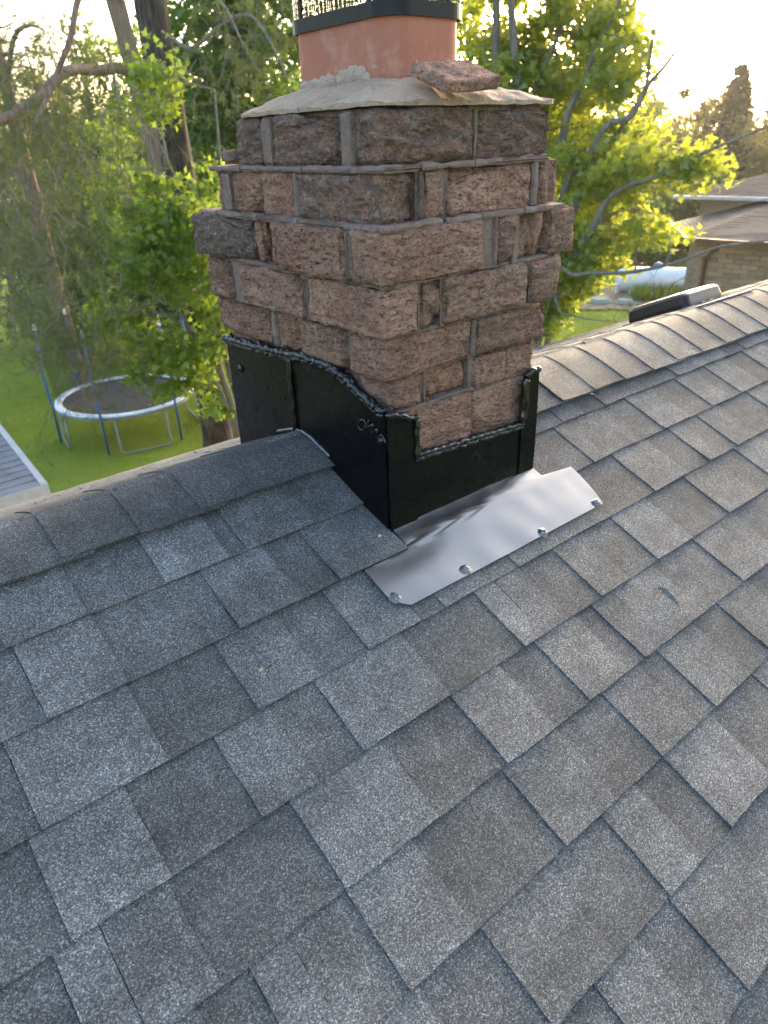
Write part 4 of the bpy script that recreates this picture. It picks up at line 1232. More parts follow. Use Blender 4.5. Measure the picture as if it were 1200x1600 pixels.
# ================================================================== trampoline
tc = np.array([4.62, 15.25, 0.0]); TRr = 1.53; TH_ = 0.90
tr = thing('trampoline', tuple(tc), 'round trampoline with pale pad, blue net poles and grey legs on the lawn', 'trampoline')
circ = lambda r_, z, n=48: [(tc[0] + r_ * math.cos(2*math.pi*i/n), tc[1] + r_ * math.sin(2*math.pi*i/n), z) for i in range(n)]
v = circ(TRr - 0.13, TH_ - 0.03) + circ(0.7, TH_ - 0.05); f = [(i, (i+1) % 48, 48+(i+1) % 48, 48+i) for i in range(48)] + [tuple(range(48, 96))]
mobj('jumping_mat', v, f, M['matblk'], tr)
v = circ(TRr + 0.03, TH_ - 0.015) + circ(TRr + 0.02, TH_ + 0.015) + circ(TRr - 0.06, TH_ + 0.022) + circ(TRr - 0.14, TH_ + 0.005) + circ(TRr - 0.14, TH_ - 0.015)
f = [(j*48+i, j*48+(i+1) % 48, (j+1)*48+(i+1) % 48, (j+1)*48+i) for j in range(4) for i in range(48)]
mobj('spring_pad', v, f, M['pad'], tr, smooth=True)
MB().tube(circ(TRr, TH_ - 0.075) + [circ(TRr, TH_ - 0.075)[0]], 0.025, 8).build('frame_ring', M['steel'], tr, smooth=True)
toC = math.atan2(CAM[1] - tc[1], CAM[0] - tc[0])
for k in range(4):
    a = toC + R(8) + k * math.pi / 2
    d1, d2 = a - 0.36, a + 0.36
    P1 = lambda w, z, r_=TRr: (tc[0] + r_ * math.cos(w), tc[1] + r_ * math.sin(w), z)
    MB().tube([P1(d1, TH_ - .09), P1(d1, 0.12, TRr + .05), P1(d1 + .05, 0.04, TRr + .06), P1(d2 - .05, 0.04, TRr + .06), P1(d2, 0.12, TRr + .05), P1(d2, TH_ - .09)], 0.022, 7).build('leg', M['steel'], tr, smooth=True)
npz = 6
tops_ = []
for k in range(npz):
    a = toC + R(-82) + k * 2 * math.pi / npz
    P1 = lambda z, r_: (tc[0] + r_ * math.cos(a), tc[1] + r_ * math.sin(a), z)
    MB().tube([P1(0.05, TRr + .08), P1(TH_, TRr + .07), P1(TH_ + 0.9, TRr + .10), P1(TH_ + 1.75, TRr + .02)], 0.028, 8).build('net_pole', M['blue'], tr, smooth=True)
    MB().tube([P1(TH_ + 1.72, TRr + .02), P1(TH_ + 1.84, TRr + .0)], [0.04, 0.03], 8).build('pole_cap', M['white'], tr)
nt = []
for j, (z, r_) in enumerate(((TH_ + .02, TRr - .05), (TH_ + .6, TRr - .0), (TH_ + 1.2, TRr + .01), (TH_ + 1.7, TRr))):
    nt += [(tc[0] + (r_ - (0.05 if i % 8 else 0)) * math.cos(toC + R(-82) + 2*math.pi*i/48), tc[1] + (r_ - (0.05 if i % 8 else 0)) * math.sin(toC + R(-82) + 2*math.pi*i/48), z + (0.03 * math.cos(i * math.pi / 4) if j == 3 else 0)) for i in range(48)]
mobj('net', nt, [(j*48+i, j*48+(i+1) % 48, (j+1)*48+(i+1) % 48, (j+1)*48+i) for j in range(3) for i in range(48)], M['net'], tr, smooth=True)

# ================================================================== vegetation
MAPLE = (np.array([(0,.28,.03),(0,0,0),(.28,-.10,-.03),(.2,.1,0),(.52,.28,-.06),(.22,.4,0),(0,.92,-.08),(-.22,.4,0),(-.52,.28,-.06),(-.2,.1,0),(-.28,-.10,-.03)], float),
         np.array([(0, i, i + 1) for i in range(1, 10)] + [(0, 10, 1)]))
OVAL = (np.array([(0,0,0),(.28,.35,-.03),(.2,.75,-.03),(0,1,-.06),(-.2,.75,-.03),(-.28,.35,-.03)], float), np.array([(0,1,2),(0,2,3),(0,3,4),(0,4,5)]))
DIAM = (np.array([(0,0,0),(.35,.5,-.06),(0,1,-.1),(-.35,.5,-.06)], float), np.array([(0,1,2),(0,2,3)]))
NEED = (np.array([(-.018,0,0),(.018,0,0),(0,1,0)], float), np.array([(0,1,2)]))
def unit(a): return a / (np.linalg.norm(a, axis=-1, keepdims=True) + 1e-9)
def leaves(name, pts, size, mat, parent, tmpl, upb=0.8, axis=None, axw=0.0, base=False, nv=None):
    """many leaves as one mesh: at pts, lying roughly flat (upb) or pointing along axis"""
    pts = np.asarray(pts, float); n = len(pts)
    size = np.broadcast_to(np.asarray(size, float), (n,))
    nrm = unit(rng.normal(size=(n, 3)) + np.array([0, 0, upb]))
    d = rng.normal(size=(n, 3))
    if axis is not None: d = unit(d) + axis * axw
    if axis is None or axw < 3: b = unit(d - nrm * (d * nrm).sum(1, keepdims=True))
    else: b = unit(d); nrm = unit(nrm - b * (b * nrm).sum(1, keepdims=True))
    a = np.cross(b, nrm)
    T, F = tmpl; k = len(T)
    v = pts[:, None, :] + size[:, None, None] * (T[None, :, 0:1] * a[:, None, :] + T[None, :, 1:2] * b[:, None, :] + T[None, :, 2:3] * nrm[:, None, :])
    f = (F[None] + (np.arange(n) * k)[:, None, None]).reshape(-1, F.shape[1])
    o = mobj(name, v.reshape(-1, 3), f, mat, parent)
    if parent is not None: o['kind'] = 'stuff'
    return o
def sprays(centers, n_each, rad, flat=0.35, droop=0.15):
    """leaf positions of flattened, tilted sprays round the centres"""
    out = []
    for c in centers:
        nn = int(n_each * rng.uniform(0.6, 1.4)); r_ = rad * rng.uniform(0.6, 1.35)
        t = unit(rng.normal(size=3) * np.array([.5, .5, 1]) + np.array([0, 0, 1.0]))
        p = rng.normal(size=(nn, 3)); p = unit(p) * (rng.random((nn, 1)) ** 0.5) * r_
        p -= np.outer(p @ t, t) * (1 - flat)
        p[:, 2] -= droop * (np.linalg.norm(p[:, :2], axis=1) ** 2) / max(r_, 1e-3)
        out.append(p + c)
    return np.concatenate(out)
def cloud(regs):
    """spray centres: (u, v, ru, rv, distance, depth spread, number)"""
    out = []
    for (u, v, ru, rv, d, dd, n) in regs:
        for _ in range(n):
            while True:
                a, b = rng.uniform(-1, 1, 2)
                if a * a + b * b < 1: break
            out.append(azp(u + a * ru, v + b * rv, d + rng.uniform(-dd, dd)))
    return np.array(out)
def wander(p0, p1, n, amp, sag=0.0):
    p0, p1 = np.asarray(p0, float), np.asarray(p1, float); L = np.linalg.norm(p1 - p0); out = []
    off = rng.normal(size=3)
    for i in range(n + 1):
        t = i / n; w = math.sin(math.pi * t)
        q = p0 + (p1 - p0) * t + amp * L * w * np.array([mnoise.noise(Vector((t * 3 + off[0] * 9, 0, 0))), mnoise.noise(Vector((0, t * 3 + off[1] * 9, 0))), mnoise.noise(Vector((0, 0, t * 3 + off[2] * 9)))]) * 2
        q = q + np.array([0, 0, -sag * L * t * t]); out.append(q)
    return out
def trunk(name, pts, rad, mat, parent, n=14, k=6, rough=0.08):
    p = smoothpath(pts, k); rr_ = np.interp(np.linspace(0, len(pts) - 1, len(p)), range(len(pts)), rad)
    m_ = MB(); m_.tube(p, list(rr_), n)
    v = np.array(m_.v)
    for i in range(len(v)):
        c = p[min(i // n, len(p) - 1)]
        q = Vector((v[i][0] * 9, v[i][1] * 9, v[i][2] * 2.2))
        v[i] = c + (v[i] - c) * (1 + rough * mnoise.fractal(q, 1, 2, 3))
    return mobj(name, v, m_.f, mat, parent, smooth=True)
def twigs_to(stems, centers, r0_, parent, mat, name='twigs', frac=1.0):
    P = np.array([q for s_ in stems for q in s_])
    mb = MB()
    for c in centers:
        if rng.random() > frac: continue
        dd = np.linalg.norm(P - c, axis=1) + 0.6 * np.maximum(0, P[:, 2] - c[2])
        q = P[dd.argmin()]
        L = np.linalg.norm(c - q)
        if L < 0.05 or L > 3.5: continue
        w = wander(q, c, 5, 0.10, -0.02)
        mb.tube(w, list(np.linspace(r0_ * min(1, 0.5 + L * .4), r0_ * 0.3, 6)), 4, False)
    return tag(mb.build(name, mat, parent), None, kind='stuff')
def tufts(centers, dirs, per, ln, spread=0.75):
    n = len(centers)
    c = np.repeat(centers, per, 0); d = np.repeat(dirs, per, 0)
    c = c - d * (rng.random((n * per, 1)) * 0.16)
    return c, unit(unit(rng.normal(size=c.shape)) * spread + d), ln * rng.uniform(0.7, 1.15, n * per)

# ---- tall pine with the thick dark trunk
px_, py_ = 4.47, 10.37
pine = thing('pine_tree', (px_, py_, 0), 'tall pine with thick dark vertical trunk left of the chimney', 'tree')
st1 = [(px_, py_, -0.2), (px_, py_, 0.4), (px_, py_, 2.0), (px_ + .03, py_ - .02, 4), (px_ + .04, py_, 6), (px_ + .02, py_ + .03, 8), (px_, py_, 11), (px_ + .05, py_, 15)]
trunk('trunk', st1, [0.36, 0.29, 0.25, 0.245, 0.235, 0.225, 0.17, 0.05], M['bark_pine'], pine, 18, 8, 0.10)
S1 = smoothpath(st1, 6)
big = [azp(236, 128, 12.3), azp(190, 108, 11.6), azp(150, 110, 11.0), azp(104, 112, 10.5), azp(62, 150, 10.0), azp(34, 170, 9.7), azp(-8, 190, 9.4), azp(-120, 210, 9.0)]
trunk('branch', big, [0.085, 0.07, 0.062, 0.06, 0.056, 0.052, 0.048, 0.02], M['bark_tan'], pine, 10, 5, 0.12)
b2 = [azp(150, -60, 9.4), azp(122, 0, 9.3), azp(110, 60, 9.2), azp(86, 122, 9.2), azp(62, 178, 9.1), azp(42, 210, 9.0)]
trunk('branch', b2, [0.036, 0.034, 0.032, 0.028, 0.022, 0.008], M['bark_tan'], pine, 8, 5, 0.1)
b3 = [azp(246, 300, 12.3), azp(215, 272, 12.0), azp(180, 265, 11.6), azp(150, 268, 11.3)]
trunk('branch', b3, [0.05, 0.045, 0.035, 0.01], M['bark_tan'], pine, 8, 5, 0.1)
b4 = [azp(268, 60, 12.3), azp(300, 75, 11.6), azp(345, 40, 11.0), azp(392, 25, 10.4), azp(430, 80, 10.0), azp(452, 130, 9.9)]
trunk('branch', b4, [0.03, 0.026, 0.022, 0.018, 0.012, 0.005], M['bark_grey'], pine, 8, 5, 0.1)
b5 = [azp(262, -40, 12.3), azp(300, -30, 11.4), azp(350, 10, 10.8), azp(380, 70, 10.5), azp(405, 110, 10.4)]
trunk('branch', b5, [0.03, 0.025, 0.018, 0.012, 0.005], M['bark_grey'], pine, 8, 5, 0.1)
limbs = [smoothpath(q, 4) for q in (big, b2, b3, b4, b5)]
# hanging dead twigs and needle tufts
mb = MB(); tips = []; tdir = []
def hanging(u, v, du, dv, d, dd, n, ln0, ln1, r_=0.006):
    for _ in range(n):
        p = azp(u + rng.uniform(-du, du), v + rng.uniform(-dv, dv), d + rng.uniform(-dd, dd))
        ln = rng.uniform(ln0, ln1)
        q = p + np.array([rng.normal() * 0.45, rng.normal() * 0.45, -rng.uniform(0.3, 1.0)]) * ln
        w = wander(p, q, 8, 0.22, 0.25)
        mb.tube(w, list(np.linspace(r_, r_ * 0.35, 9)), 4, False)
        for j in (3, 5, 6, 7, 8):
            if rng.random() < 0.75:
                a = w[j]; side = a + np.array([rng.normal() * 0.18, rng.normal() * 0.18, -abs(rng.normal()) * 0.16]) * ln
                ww = wander(a, side, 3, 0.2)
                mb.tube(ww, [r_ * 0.45, r_ * 0.4, r_ * 0.33, r_ * 0.22], 3, False)
                tips.append(side); tdir.append(unit(side - a))
        tips.append(w[-1]); tdir.append(unit(w[-1] - w[-2]))
hanging(370, 40, 90, 60, 10.4, 0.8, 34, 0.5, 1.3)
hanging(100, 180, 110, 130, 9.6, 1.0, 60, 0.5, 1.3)
hanging(90, 360, 110, 130, 9.8, 1.2, 60, 0.5, 1.2)
hanging(150, 540, 90, 50, 10.6, 0.8, 24, 0.4, 0.8, 0.005)
hanging(60, 500, 90, 60, 10.2, 1.0, 22, 0.4, 0.9, 0.005)
tag(mb.build('dead_twigs', M['twig'], pine), None, kind='stuff')
tips = np.array(tips); tdir = np.array(tdir)
keep = rng.random(len(tips)) < np.where(tips[:, 0] > 2.6, 0.55, 0.95)
c, d, s_ = tufts(tips[keep], tdir[keep], 22, 0.13)
extra = cloud([(70, 330, 110, 180, 10.2, 1.2, 330), (90, 150, 110, 110, 10.6, 1.2, 200), (60, 520, 100, 60, 10.6, 1.0, 130), (170, 440, 50, 80, 10.8, 0.8, 60), (160, 545, 90, 45, 11.0, .8, 90), (370, 60, 80, 70, 10.8, .7, 50)])
c2, d2, s2 = tufts(extra, unit(rng.normal(size=extra.shape) * .6 + np.array([0, 0, -.7])), 26, 0.14)
hi_ = np.array([(px_ + rng.normal() * 1.6, py_ + rng.normal() * 1.6, rng.uniform(9.0, 15)) for _ in range(260)])
c3, d3, s3 = tufts(hi_, unit(rng.normal(size=hi_.shape)), 24, 0.2)
o = leaves('needles', np.concatenate([c, c2, c3]), np.concatenate([s_, s2, s3]), M['needle'], pine, NEED, 0.2, np.concatenate([d, d2, d3]), 6.0)

# ---- leaning trunk behind it, and the pale slim trunk at the left edge
p_a, p_b = azp(180, 0, 15.5), azp(250, 262, 15.5)
sl2 = (p_a - p_b) / (p_a[2] - p_b[2])
pt = lambda z: p_b + sl2 * (z - p_b[2])
lean = thing('leaning_tree', tuple(pt(0) * np.array([1, 1, 0])), 'slimmer tan-barked tree leaning left just behind the thick pine trunk', 'tree')
trunk('trunk', [pt(-.2), pt(3), pt(5), pt(7), pt(8.5), pt(12)], [0.22, 0.18, 0.17, 0.165, 0.155, 0.05], M['bark_tan'], lean, 12, 6)
hi_ = np.array([pt(rng.uniform(9.5, 12.5)) + rng.normal(size=3) * np.array([1.2, 1.2, .5]) for _ in range(120)])
c, d, s_ = tufts(hi_, unit(rng.normal(size=hi_.shape)), 22, 0.2)
leaves('needles', c, s_, M['needle'], lean, NEED, 0.2, d, 6.0)
p_a, p_b = azp(2, 104, 19.5), azp(58, 330, 19.3)
sl3 = (p_a - p_b) / (p_a[2] - p_b[2]); pt3 = lambda z: p_b + sl3 * (z - p_b[2])
slim = thing('slim_tree', tuple(pt3(0) * np.array([1, 1, 0])), 'slim pale-barked tree with peeling tan trunk at the far left', 'tree')
trunk('trunk', [pt3(-.2), pt3(2), pt3(4), pt3(5.5), pt3(7.5), pt3(11)], [0.20, 0.18, 0.16, 0.155, 0.14, 0.04], M['bark_tan'], slim, 12, 6, 0.12)
trunk('branch', [pt3(7.2), azp(22, 60, 19.3), azp(46, 40, 19), azp(75, 50, 18.7)], [0.06, 0.05, 0.035, 0.01], M['twig'], slim, 7)
cs = cloud([(40, 60, 70, 60, 19, 1.0, 110), (20, 200, 70, 110, 19.2, 1.0, 190), (40, 420, 90, 110, 19.4, 1.0, 200)])
c, d, s_ = tufts(cs, unit(rng.normal(size=cs.shape) * .7 + np.array([0, 0, -.4])), 30, 0.2)
leaves('needles', c, s_, M['needle'], slim, NEED, 0.2, d, 6.0)
twigs_to([[pt3(z) for z in np.linspace(2, 9, 30)]], cs, 0.012, slim, M['twig'], frac=0.4)

# ---- broadleaf trees with explicit limbs
def maple(name, base, stems_px, regs, mat, label, per=42, rad=0.34, size=0.125, bark='bark_grey', tw=0.011, frac=0.7, tmpl=MAPLE, droop=0.2):
    t_ = thing(name, (base[0], base[1], 0), label, 'tree')
    stems = []
    for (pp, r_a, r_b) in stems_px:
        pts = [np.array(base) + np.array([rng.normal() * .06, rng.normal() * .06, 0])] + [azp(*q) for q in pp]
        pts[0][2] = -0.2
        rads = list(np.linspace(r_a, r_b, len(pts))); rads[0] *= 1.25
        trunk('stem', pts, rads, M[bark], t_, 9, 6, 0.08); stems.append(smoothpath(pts, 6)[5:])
    cs = cloud(regs)
    twigs_to(stems, cs, tw, t_, M[bark], frac=frac)
    L = sprays(cs, per, rad, 0.38, droop)
    leaves('foliage', L, size * rng.uniform(0.65, 1.2, len(L)), M[mat], t_, tmpl, 1.1)
    return t_
bR = azp(815, 420, 10.6)
maple('maple_tree', (bR[0], bR[1], 0), [
    ([(778, 240, 10.6), (775, 103, 10.6), (776, 0, 10.6), (780, -260, 10.6)], 0.085, 0.03),
    ([(812, 250, 10.3), (806, 120, 10.3), (798, 0, 10.3), (785, -200, 10.3)], 0.075, 0.03),
    ([(838, 300, 10.4), (833, 154, 10.5), (868, 66, 10.6), (905, -40, 10.7)], 0.05, 0.012),
    ([(850, 330, 10.2), (874, 235, 10.1), (888, 176, 10.0), (914, 121, 10.0), (932, 73, 9.9), (965, 10, 9.8), (985, -90, 9.8)], 0.06, 0.016),
    ([(870, 345, 10.0), (929, 257, 9.8), (965, 209, 9.7), (987, 176, 9.6), (1009, 136, 9.6), (1018, 73, 9.5), (1032, -20, 9.4)], 0.055, 0.008),
    ([(905, 300, 9.6), (987, 180, 9.3), (1012, 134, 9.2), (1039, 103, 9.1), (1072, 55, 9.0), (1104, -8, 8.9)], 0.045, 0.006),
    ([(860, 440, 9.8), (899, 400, 9.5), (921, 367, 9.3), (947, 315, 9.2), (980, 290, 9.0), (1009, 282, 8.9), (1053, 264, 8.8), (1108, 235, 8.6), (1200, 198, 8.4), (1260, 180, 8.3)], 0.055, 0.007),
    ([(850, 450, 9.8), (890, 385, 9.8), (940, 345, 9.7), (990, 318, 9.6), (1040, 300, 9.5)], 0.04, 0.008),
    ([(845, 470, 9.4), (903, 430, 9.0), (980, 426, 8.7), (1053, 411, 8.5), (1127, 385, 8.3), (1200, 376, 8.1), (1260, 372, 8.0)], 0.032, 0.006),
    ([(850, 500, 9.4), (880, 492, 9.1), (930, 500, 8.9), (985, 503, 8.8)], 0.02, 0.004),
  ],
  [(800, 40, 80, 90, 11.6, 1.0, 48), (790, 120, 60, 60, 10.4, .8, 10), (900, 60, 80, 90, 11.3, 1.1, 56), (975, 60, 45, 70, 10.6, .9, 22), (860, 170, 80, 90, 11.2, 1.1, 62), (960, 190, 60, 80, 10.4, .9, 34),
   (905, 300, 60, 70, 10.2, .9, 50), (985, 270, 36, 40, 9.6, .6, 14), (1070, 255, 55, 22, 9.0, .4, 14), (1015, 362, 48, 18, 9.3, .4, 12), (880, 420, 50, 60, 10.0, .7, 40), (940, 400, 40, 24, 9.6, .5, 12), (850, 490, 40, 25, 9.8, .6, 16),
   (790, -120, 150, 80, 10.8, 1.2, 60), (760, 200, 60, 200, 11.2, .8, 30)],
  'maple_lit', 'bright spring-green maple with several grey stems right of the chimney', 50, 0.31, 0.104)
bL = np.array([5.0, 9.6, 0])
maple('maple_sapling', bL, [
    ([(338, 560, 11.2), (318, 430, 11.2), (292, 330, 11.1), (262, 250, 11.0)], 0.06, 0.015),
    ([(345, 520, 11.4), (350, 400, 11.6), (345, 280, 11.8), (335, 140, 12.0)], 0.06, 0.015),
    ([(300, 520, 10.9), (250, 470, 10.7), (200, 420, 10.6)], 0.035, 0.01)],
  [(300, 395, 62, 85, 11.0, .7, 58), (225, 300, 70, 50, 11.2, .6, 24), (230, 400, 60, 60, 10.9, .7, 34), (335, 500, 34, 60, 11.2, .6, 24), (270, 545, 70, 42, 10.9, .6, 26), (345, 330, 40, 90, 11.8, .6, 34), (190, 500, 55, 45, 11.2, .6, 16), (262, 585, 62, 30, 10.9, .5, 22), (250, 110, 45, 25, 11.4, .4, 9), (225, 160, 40, 40, 11.6, .5, 8), (340, 620, 22, 36, 11.6, .4, 8)],
  'maple', 'young green maple whose leaves cover the middle of the pine trunk', 46, 0.31, 0.106)
bM_ = np.array([9.0, 15.5, 0])
maple('maple_tree', bM_, [
    ([(430, 350, 18.5), (420, 200, 18.5), (400, 60, 18.6), (390, -80, 18.7)], 0.14, 0.05),
    ([(440, 300, 18.4), (470, 150, 18.3), (520, 20, 18.2), (560, -100, 18.0)], 0.1, 0.03),
    ([(400, 300, 18.5), (350, 200, 18.6), (310, 120, 18.8)], 0.08, 0.02)],
  [(330, 60, 90, 90, 18.5, 1.8, 90), (410, 130, 90, 110, 18.6, 1.8, 100), (320, 230, 80, 90, 18.5, 1.5, 80), (450, 20, 100, 70, 18.5, 1.6, 60), (560, 10, 110, 50, 18.2, 1.5, 40), (690, 10, 60, 50, 18.0, 1.2, 24), (400, 300, 70, 80, 18.6, 1.4, 50), (400, -120, 150, 80, 18.6, 1.5, 50)],
  'maple_dark', 'deep green maple filling the gap between the pine and the chimney', 36, 0.5, 0.17, 'bark_grey', 0.016, 0.6)

# ---- trees farther back
def far_tree(name, u, vtop, d, rad, cbase, mat, label, n=4200, leaf=0.22, group='trees at the back of the lawn', bark='bark_grey', vis=True):
    top = azp(u, vtop, d); h = max(2.0, top[2]); x, y = top[0], top[1]
    t_ = thing(name, (x, y, 0), label, 'shrub' if name == 'shrub' else 'tree', 'shrubs round the propane tank' if name == 'shrub' else group)
    lim = [[(x, y, -.2), (x + rng.normal()*.1, y, h * .35), (x + rng.normal() * .25, y + rng.normal() * .25, h * .7), (x, y, h * .95)]]
    trunk('trunk', lim[0], [h * .018 + .05, h * .014 + .04, h * .008 + .02, .015], M[bark], t_, 8, 5)
    mb = MB(); nb_ = 48
    zc, hz = (h + cbase) / 2, (h - cbase) / 2
    pts = []
    for i in range(nb_):
        p = unit(rng.normal(size=3)) * (rng.random() ** 0.55)
        c = np.array([x + p[0] * rad, y + p[1] * rad, zc + p[2] * hz * 0.93])
        sh = 1 - 0.35 * max(0, p[2])
        r_ = rad * rng.uniform(0.2, 0.36) * sh
        m_ = int(n / nb_ * rng.uniform(0.6, 1.4))
        q = unit(rng.normal(size=(m_, 3))) * (0.55 + 0.6 * rng.random((m_, 1)) ** 1.5) * r_
        q[:, 2] *= 0.7
        pts.append(c + q)
        if i < 16:
            zq = min(max(c[2] - rad * .7, h * .2), h * .85)
            mb.tube(wander((x, y, zq), c, 4, .08), [.05, .04, .03, .02, .012], 4, False)
    tag(mb.build('limbs', M[bark], t_), None, kind='stuff')
    leaves('foliage', np.concatenate(pts), leaf * rng.uniform(.6, 1.25, sum(map(len, pts))), M[mat], t_, OVAL, 0.5)
def conifer(name, u, vtop, d, rad, label, mat='spruce', n=16):
    top = azp(u, vtop, d); h = top[2]; x, y = top[0], top[1]
    t_ = thing(name, (x, y, 0), label, 'tree', 'spruces on the skyline')
    trunk('trunk', [(x, y, -.2), (x, y, h * .5), (x, y, h)], [.22, .13, .02], M['bark_pine'], t_, 8, 6)
    mb = MB(); P = []; D = []
    z = h * .12
    while z < h * .99:
        r_ = rad * (1 - z / h) ** 0.95 * rng.uniform(.8, 1.1) + .08
        k = rng.integers(5, 8); a0_ = rng.random() * 6.3
        for i in range(k):
            a = a0_ + i * 2 * math.pi / k + rng.normal() * .15
            e = np.array([x + r_ * math.cos(a), y + r_ * math.sin(a), z - r_ * .18 + rng.normal() * .1])
            w = wander((x, y, z), e, 4, .06)
            mb.tube(w, [.03, .025, .02, .014, .008], 3, False)
            m_ = int(10 + r_ * n)
            t = rng.random((m_, 1)) ** .7
            q = np.array((x, y, z)) + (e - np.array((x, y, z))) * t + rng.normal(size=(m_, 3)) * np.array([.14, .14, .10]) * (0.6 + r_ * .25)
            P.append(q); D.append(np.tile(unit(e - np.array((x, y, z)) + np.array([0, 0, -.3])), (m_, 1)))
        z += 0.20 + 0.16 * (1 - z / h)
    tag(mb.build('branches', M['bark_pine'], t_), None, kind='stuff')
    P = np.concatenate(P); D = np.concatenate(D)
    leaves('foliage', P, .34 * rng.uniform(.6, 1.2, len(P)), M[mat], t_, DIAM, .5, D, 1.6)
FT = [
 (-90, 40, 36, 3.4, 1.0, 'olive', 'olive-green tree at the far left beyond the slim pale trunk', 'broadleaf_tree'),
 (28, 34, 40, 3.6, 0.8, 'olive', 'hazy olive tree top under the pale sky, upper left corner', 'broadleaf_tree'),
 (160, 22, 34, 3.0, 0.8, 'lime', 'sunlit lime-green tree behind the leaning trunk', 'broadleaf_tree'),
 (100, 12, 35, 3.3, 0.6, 'olive', 'olive-green tree between the hanging branch and the leaning trunk', 'broadleaf_tree'),
 (110, 175, 30, 2.6, 0.5, 'lime', 'yellow-green tree low behind the hanging pine twigs', 'broadleaf_tree'),
 (250, 20, 38, 3.0, 0.6, 'maple', 'mid-green tree far behind the thick pine trunk', 'broadleaf_tree'),
 (20, 250, 27, 2.6, 0.3, 'olive', 'dull green shrubby tree behind the slim pale trunk', 'broadleaf_tree'),
 (190, 300, 26, 2.2, 0.3, 'maple', 'low leafy tree behind the trampoline', 'broadleaf_tree'),
 (300, 330, 24, 2.2, 0.2, 'maple_dark', 'dark leafy understorey tree right behind the pine trunk', 'broadleaf_tree'),
 (90, 400, 25, 1.8, 0.2, 'maple', 'bushy green tree behind the left rim of the trampoline', 'broadleaf_tree'),
 (350, 10, 42, 3.4, 0.6, 'lime', 'pale green far tree showing through beside the flue', 'broadleaf_tree'),
 (470, -30, 40, 3.6, 0.6, 'maple', 'green far tree directly behind the chimney cap', 'broadleaf_tree'),
 (600, -20, 42, 3.6, 0.6, 'lime', 'light green far tree behind the wire cage', 'broadleaf_tree'),
 (720, 10, 40, 3.2, 0.5, 'maple', 'far tree behind the right edge of the flue', 'broadleaf_tree'),
 (800, 60, 40, 3.4, 0.4, 'lime', 'yellow-green far tree behind the maple stems', 'broadleaf_tree'),
 (900, 110, 44, 3.2, 0.4, 'lime', 'light far tree behind the right maple crown', 'broadleaf_tree'),
 (980, 118, 52, 3.4, 0.3, 'olive', 'rounded olive far tree just right of the maple', 'broadleaf_tree'),
 (1050, 145, 56, 3.6, 0.3, 'olive', 'low hazy olive tree in the gap under the sun glow', 'broadleaf_tree'),
 (1110, 112, 55, 2.9, 0.4, 'golden', 'narrow golden tree lit by the low sun beside the spruce', 'broadleaf_tree'),
 (1205, 150, 52, 3.6, 0.3, 'golden', 'golden tree mass above the brick house roof at the right edge', 'broadleaf_tree'),
 (1300, 130, 54, 3.6, 0.3, 'golden', 'golden far tree beyond the right edge', 'broadleaf_tree'),
 (1080, 235, 44, 3.0, 0.2, 'olive', 'dusky bushy tree behind the upper roof gutter', 'broadleaf_tree'),
 (1005, 250, 42, 2.8, 0.2, 'olive', 'dusky bushy tree behind the low maple boughs', 'broadleaf_tree'),
 (940, 260, 40, 2.8, 0.2, 'lime', 'light bushy tree deep behind the maple trunk', 'broadleaf_tree'),
 (1000, 352, 38.5, 1.6, 0.1, 'maple_dark', 'dark shrub right behind the propane tank', 'shrub'),
 (1058, 345, 39, 1.7, 0.1, 'olive', 'olive shrub between the propane tank and the brick house', 'shrub'),
 (930, 365, 37, 1.6, 0.1, 'maple', 'green shrub left of the propane tank', 'shrub'),
 (870, 380, 36, 1.8, 0.1, 'maple', 'green shrub hidden behind the lowest maple leaves', 'shrub'),
]
for (u, vt, d, rad, cb, mt, lab, nm) in FT:
    far_tree(nm, u, vt, d, rad, cb, mt, lab, n=6200 if rad > 2 else 3000, leaf=0.24 if d > 34 else 0.19)
conifer('spruce_tree', 1162, 92, 53, 3.1, 'pointed spruce in golden haze above the brick house')
conifer('spruce_tree', 1236, 118, 57, 2.8, 'shorter pointed spruce at the right edge of the sky')
# bare twiggy bush between the maple and the brick house
bs = azp(1045, 420, 21.0)
bush = thing('bare_bush', (bs[0], bs[1], 0), 'leafless grey twiggy bush left of the brick house eave', 'bush')
mb = MB()
def grow(p, d, L, r_, depth):
    w = [p]; q = p.copy(); dd = d.copy()
    for i in range(4):
        dd = unit(dd + rng.normal(size=3) * .22 + np.array([0, 0, .03])); q = q + dd * L / 4; w.append(q)
    mb.tube(w, list(np.linspace(r_, r_ * .55, 5)), 4, False)
    if depth > 0:
        for k in range(int(rng.integers(2, 5))):
            j = int(rng.integers(1, 5)); grow(w[j], unit(dd + rng.normal(size=3) * .6), L * rng.uniform(.5, .8), r_ * .5, depth - 1)
for k in range(9):
    grow(np.array([bs[0] + rng.normal() * .3, bs[1] + rng.normal() * .3, 0.0]), unit(np.array([rng.normal() * .45, rng.normal() * .45, 1.0])), rng.uniform(1.4, 2.2), .028, 3)
tag(mb.build('branches', M['twig'], bush), None, kind='stuff')

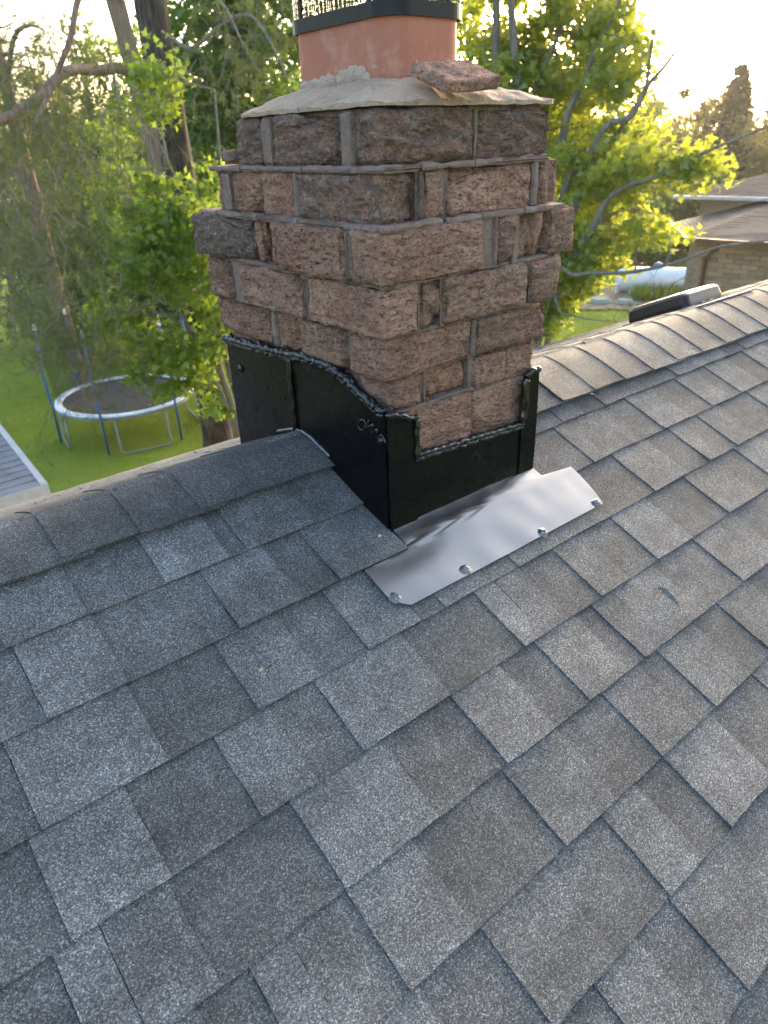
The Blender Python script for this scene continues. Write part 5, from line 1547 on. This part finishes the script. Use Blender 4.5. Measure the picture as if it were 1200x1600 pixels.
# ---- the wood closing the view far behind
P = []
for az in np.arange(-75, 115, 0.9):
    d = rng.uniform(60, 82); ht = rng.uniform(6.0, 9.0) * (1.25 if az < 45 else 0.95)
    cx_, cy_ = CAM[0] + d * math.sin(R(az)), CAM[1] + d * math.cos(R(az))
    for _ in range(8):
        q = unit(rng.normal(size=(42, 3))) * (0.5 + 0.6 * rng.random((42, 1))) * rng.uniform(0.8, 1.5)
        P.append(q + np.array([cx_ + rng.normal() * 1.1, cy_ + rng.normal() * 1.1, rng.uniform(0.6, ht - 0.8)]))
P = np.concatenate(P)
o = leaves('far_woods', P, rng.uniform(.35, .75, len(P)), M['olive'], None, OVAL, 0.4)
tag(o, 'distant hazy wood closing the view beyond the lawn', 'woods', kind='stuff')

# ---- grass
def blades(name, regs, n, h0, h1, mat, label):
    P = []
    for (u, v, ru, rv) in regs:
        uu = u + rng.uniform(-1, 1, n) * ru; vv_ = v + rng.uniform(-1, 1, n) * rv
        for a, b in zip(uu, vv_):
            P.append(at_ax(a, b, 2, 0.0))
    P = np.array(P); P[:, 2] = -0.03
    ax = unit(rng.normal(size=P.shape) * .45 + np.array([0, 0, 1.0]))
    T = (np.array([(-.05,0,0),(.05,0,0),(0,1,0)], float), np.array([(0,1,2)]))
    return tag(leaves(name, P, rng.uniform(h0, h1, len(P)), mat, None, T, .1, ax, 5.0), label, 'grass', kind='stuff')
blades('lawn_blades', [(180, 660, 230, 100)], 60000, 0.07, 0.15, M['blade'], 'short mown grass blades on the lawn under the trampoline')
blades('rough_grass', [(940, 490, 120, 40)], 9000, 0.08, 0.2, M['blade'], 'uneven grass on the lawn beyond the roof ridge at right')
blades('tall_grass', [(1035, 462, 44, 10)], 2600, 0.35, 0.75, M['blade'], 'tall green grass clump in front of the propane tank')

# ================================================================== evening haze
hz = NT('haze_air'); hz.n.remove(hz.p)
pv = hz.new('ShaderNodeVolumePrincipled')
pv.inputs['Color'].default_value = (0.95, 0.93, 0.88, 1)
pv.inputs['Density'].default_value = 0.00028
pv.inputs['Anisotropy'].default_value = 0.6
hz.c(pv.outputs[0], hz.out.inputs['Volume'])
mb = MB(); mb.box((-320, -320, -1.2), (420, 420, 18.5))
tag(mb.build('haze', hz.m), None, kind='stuff')
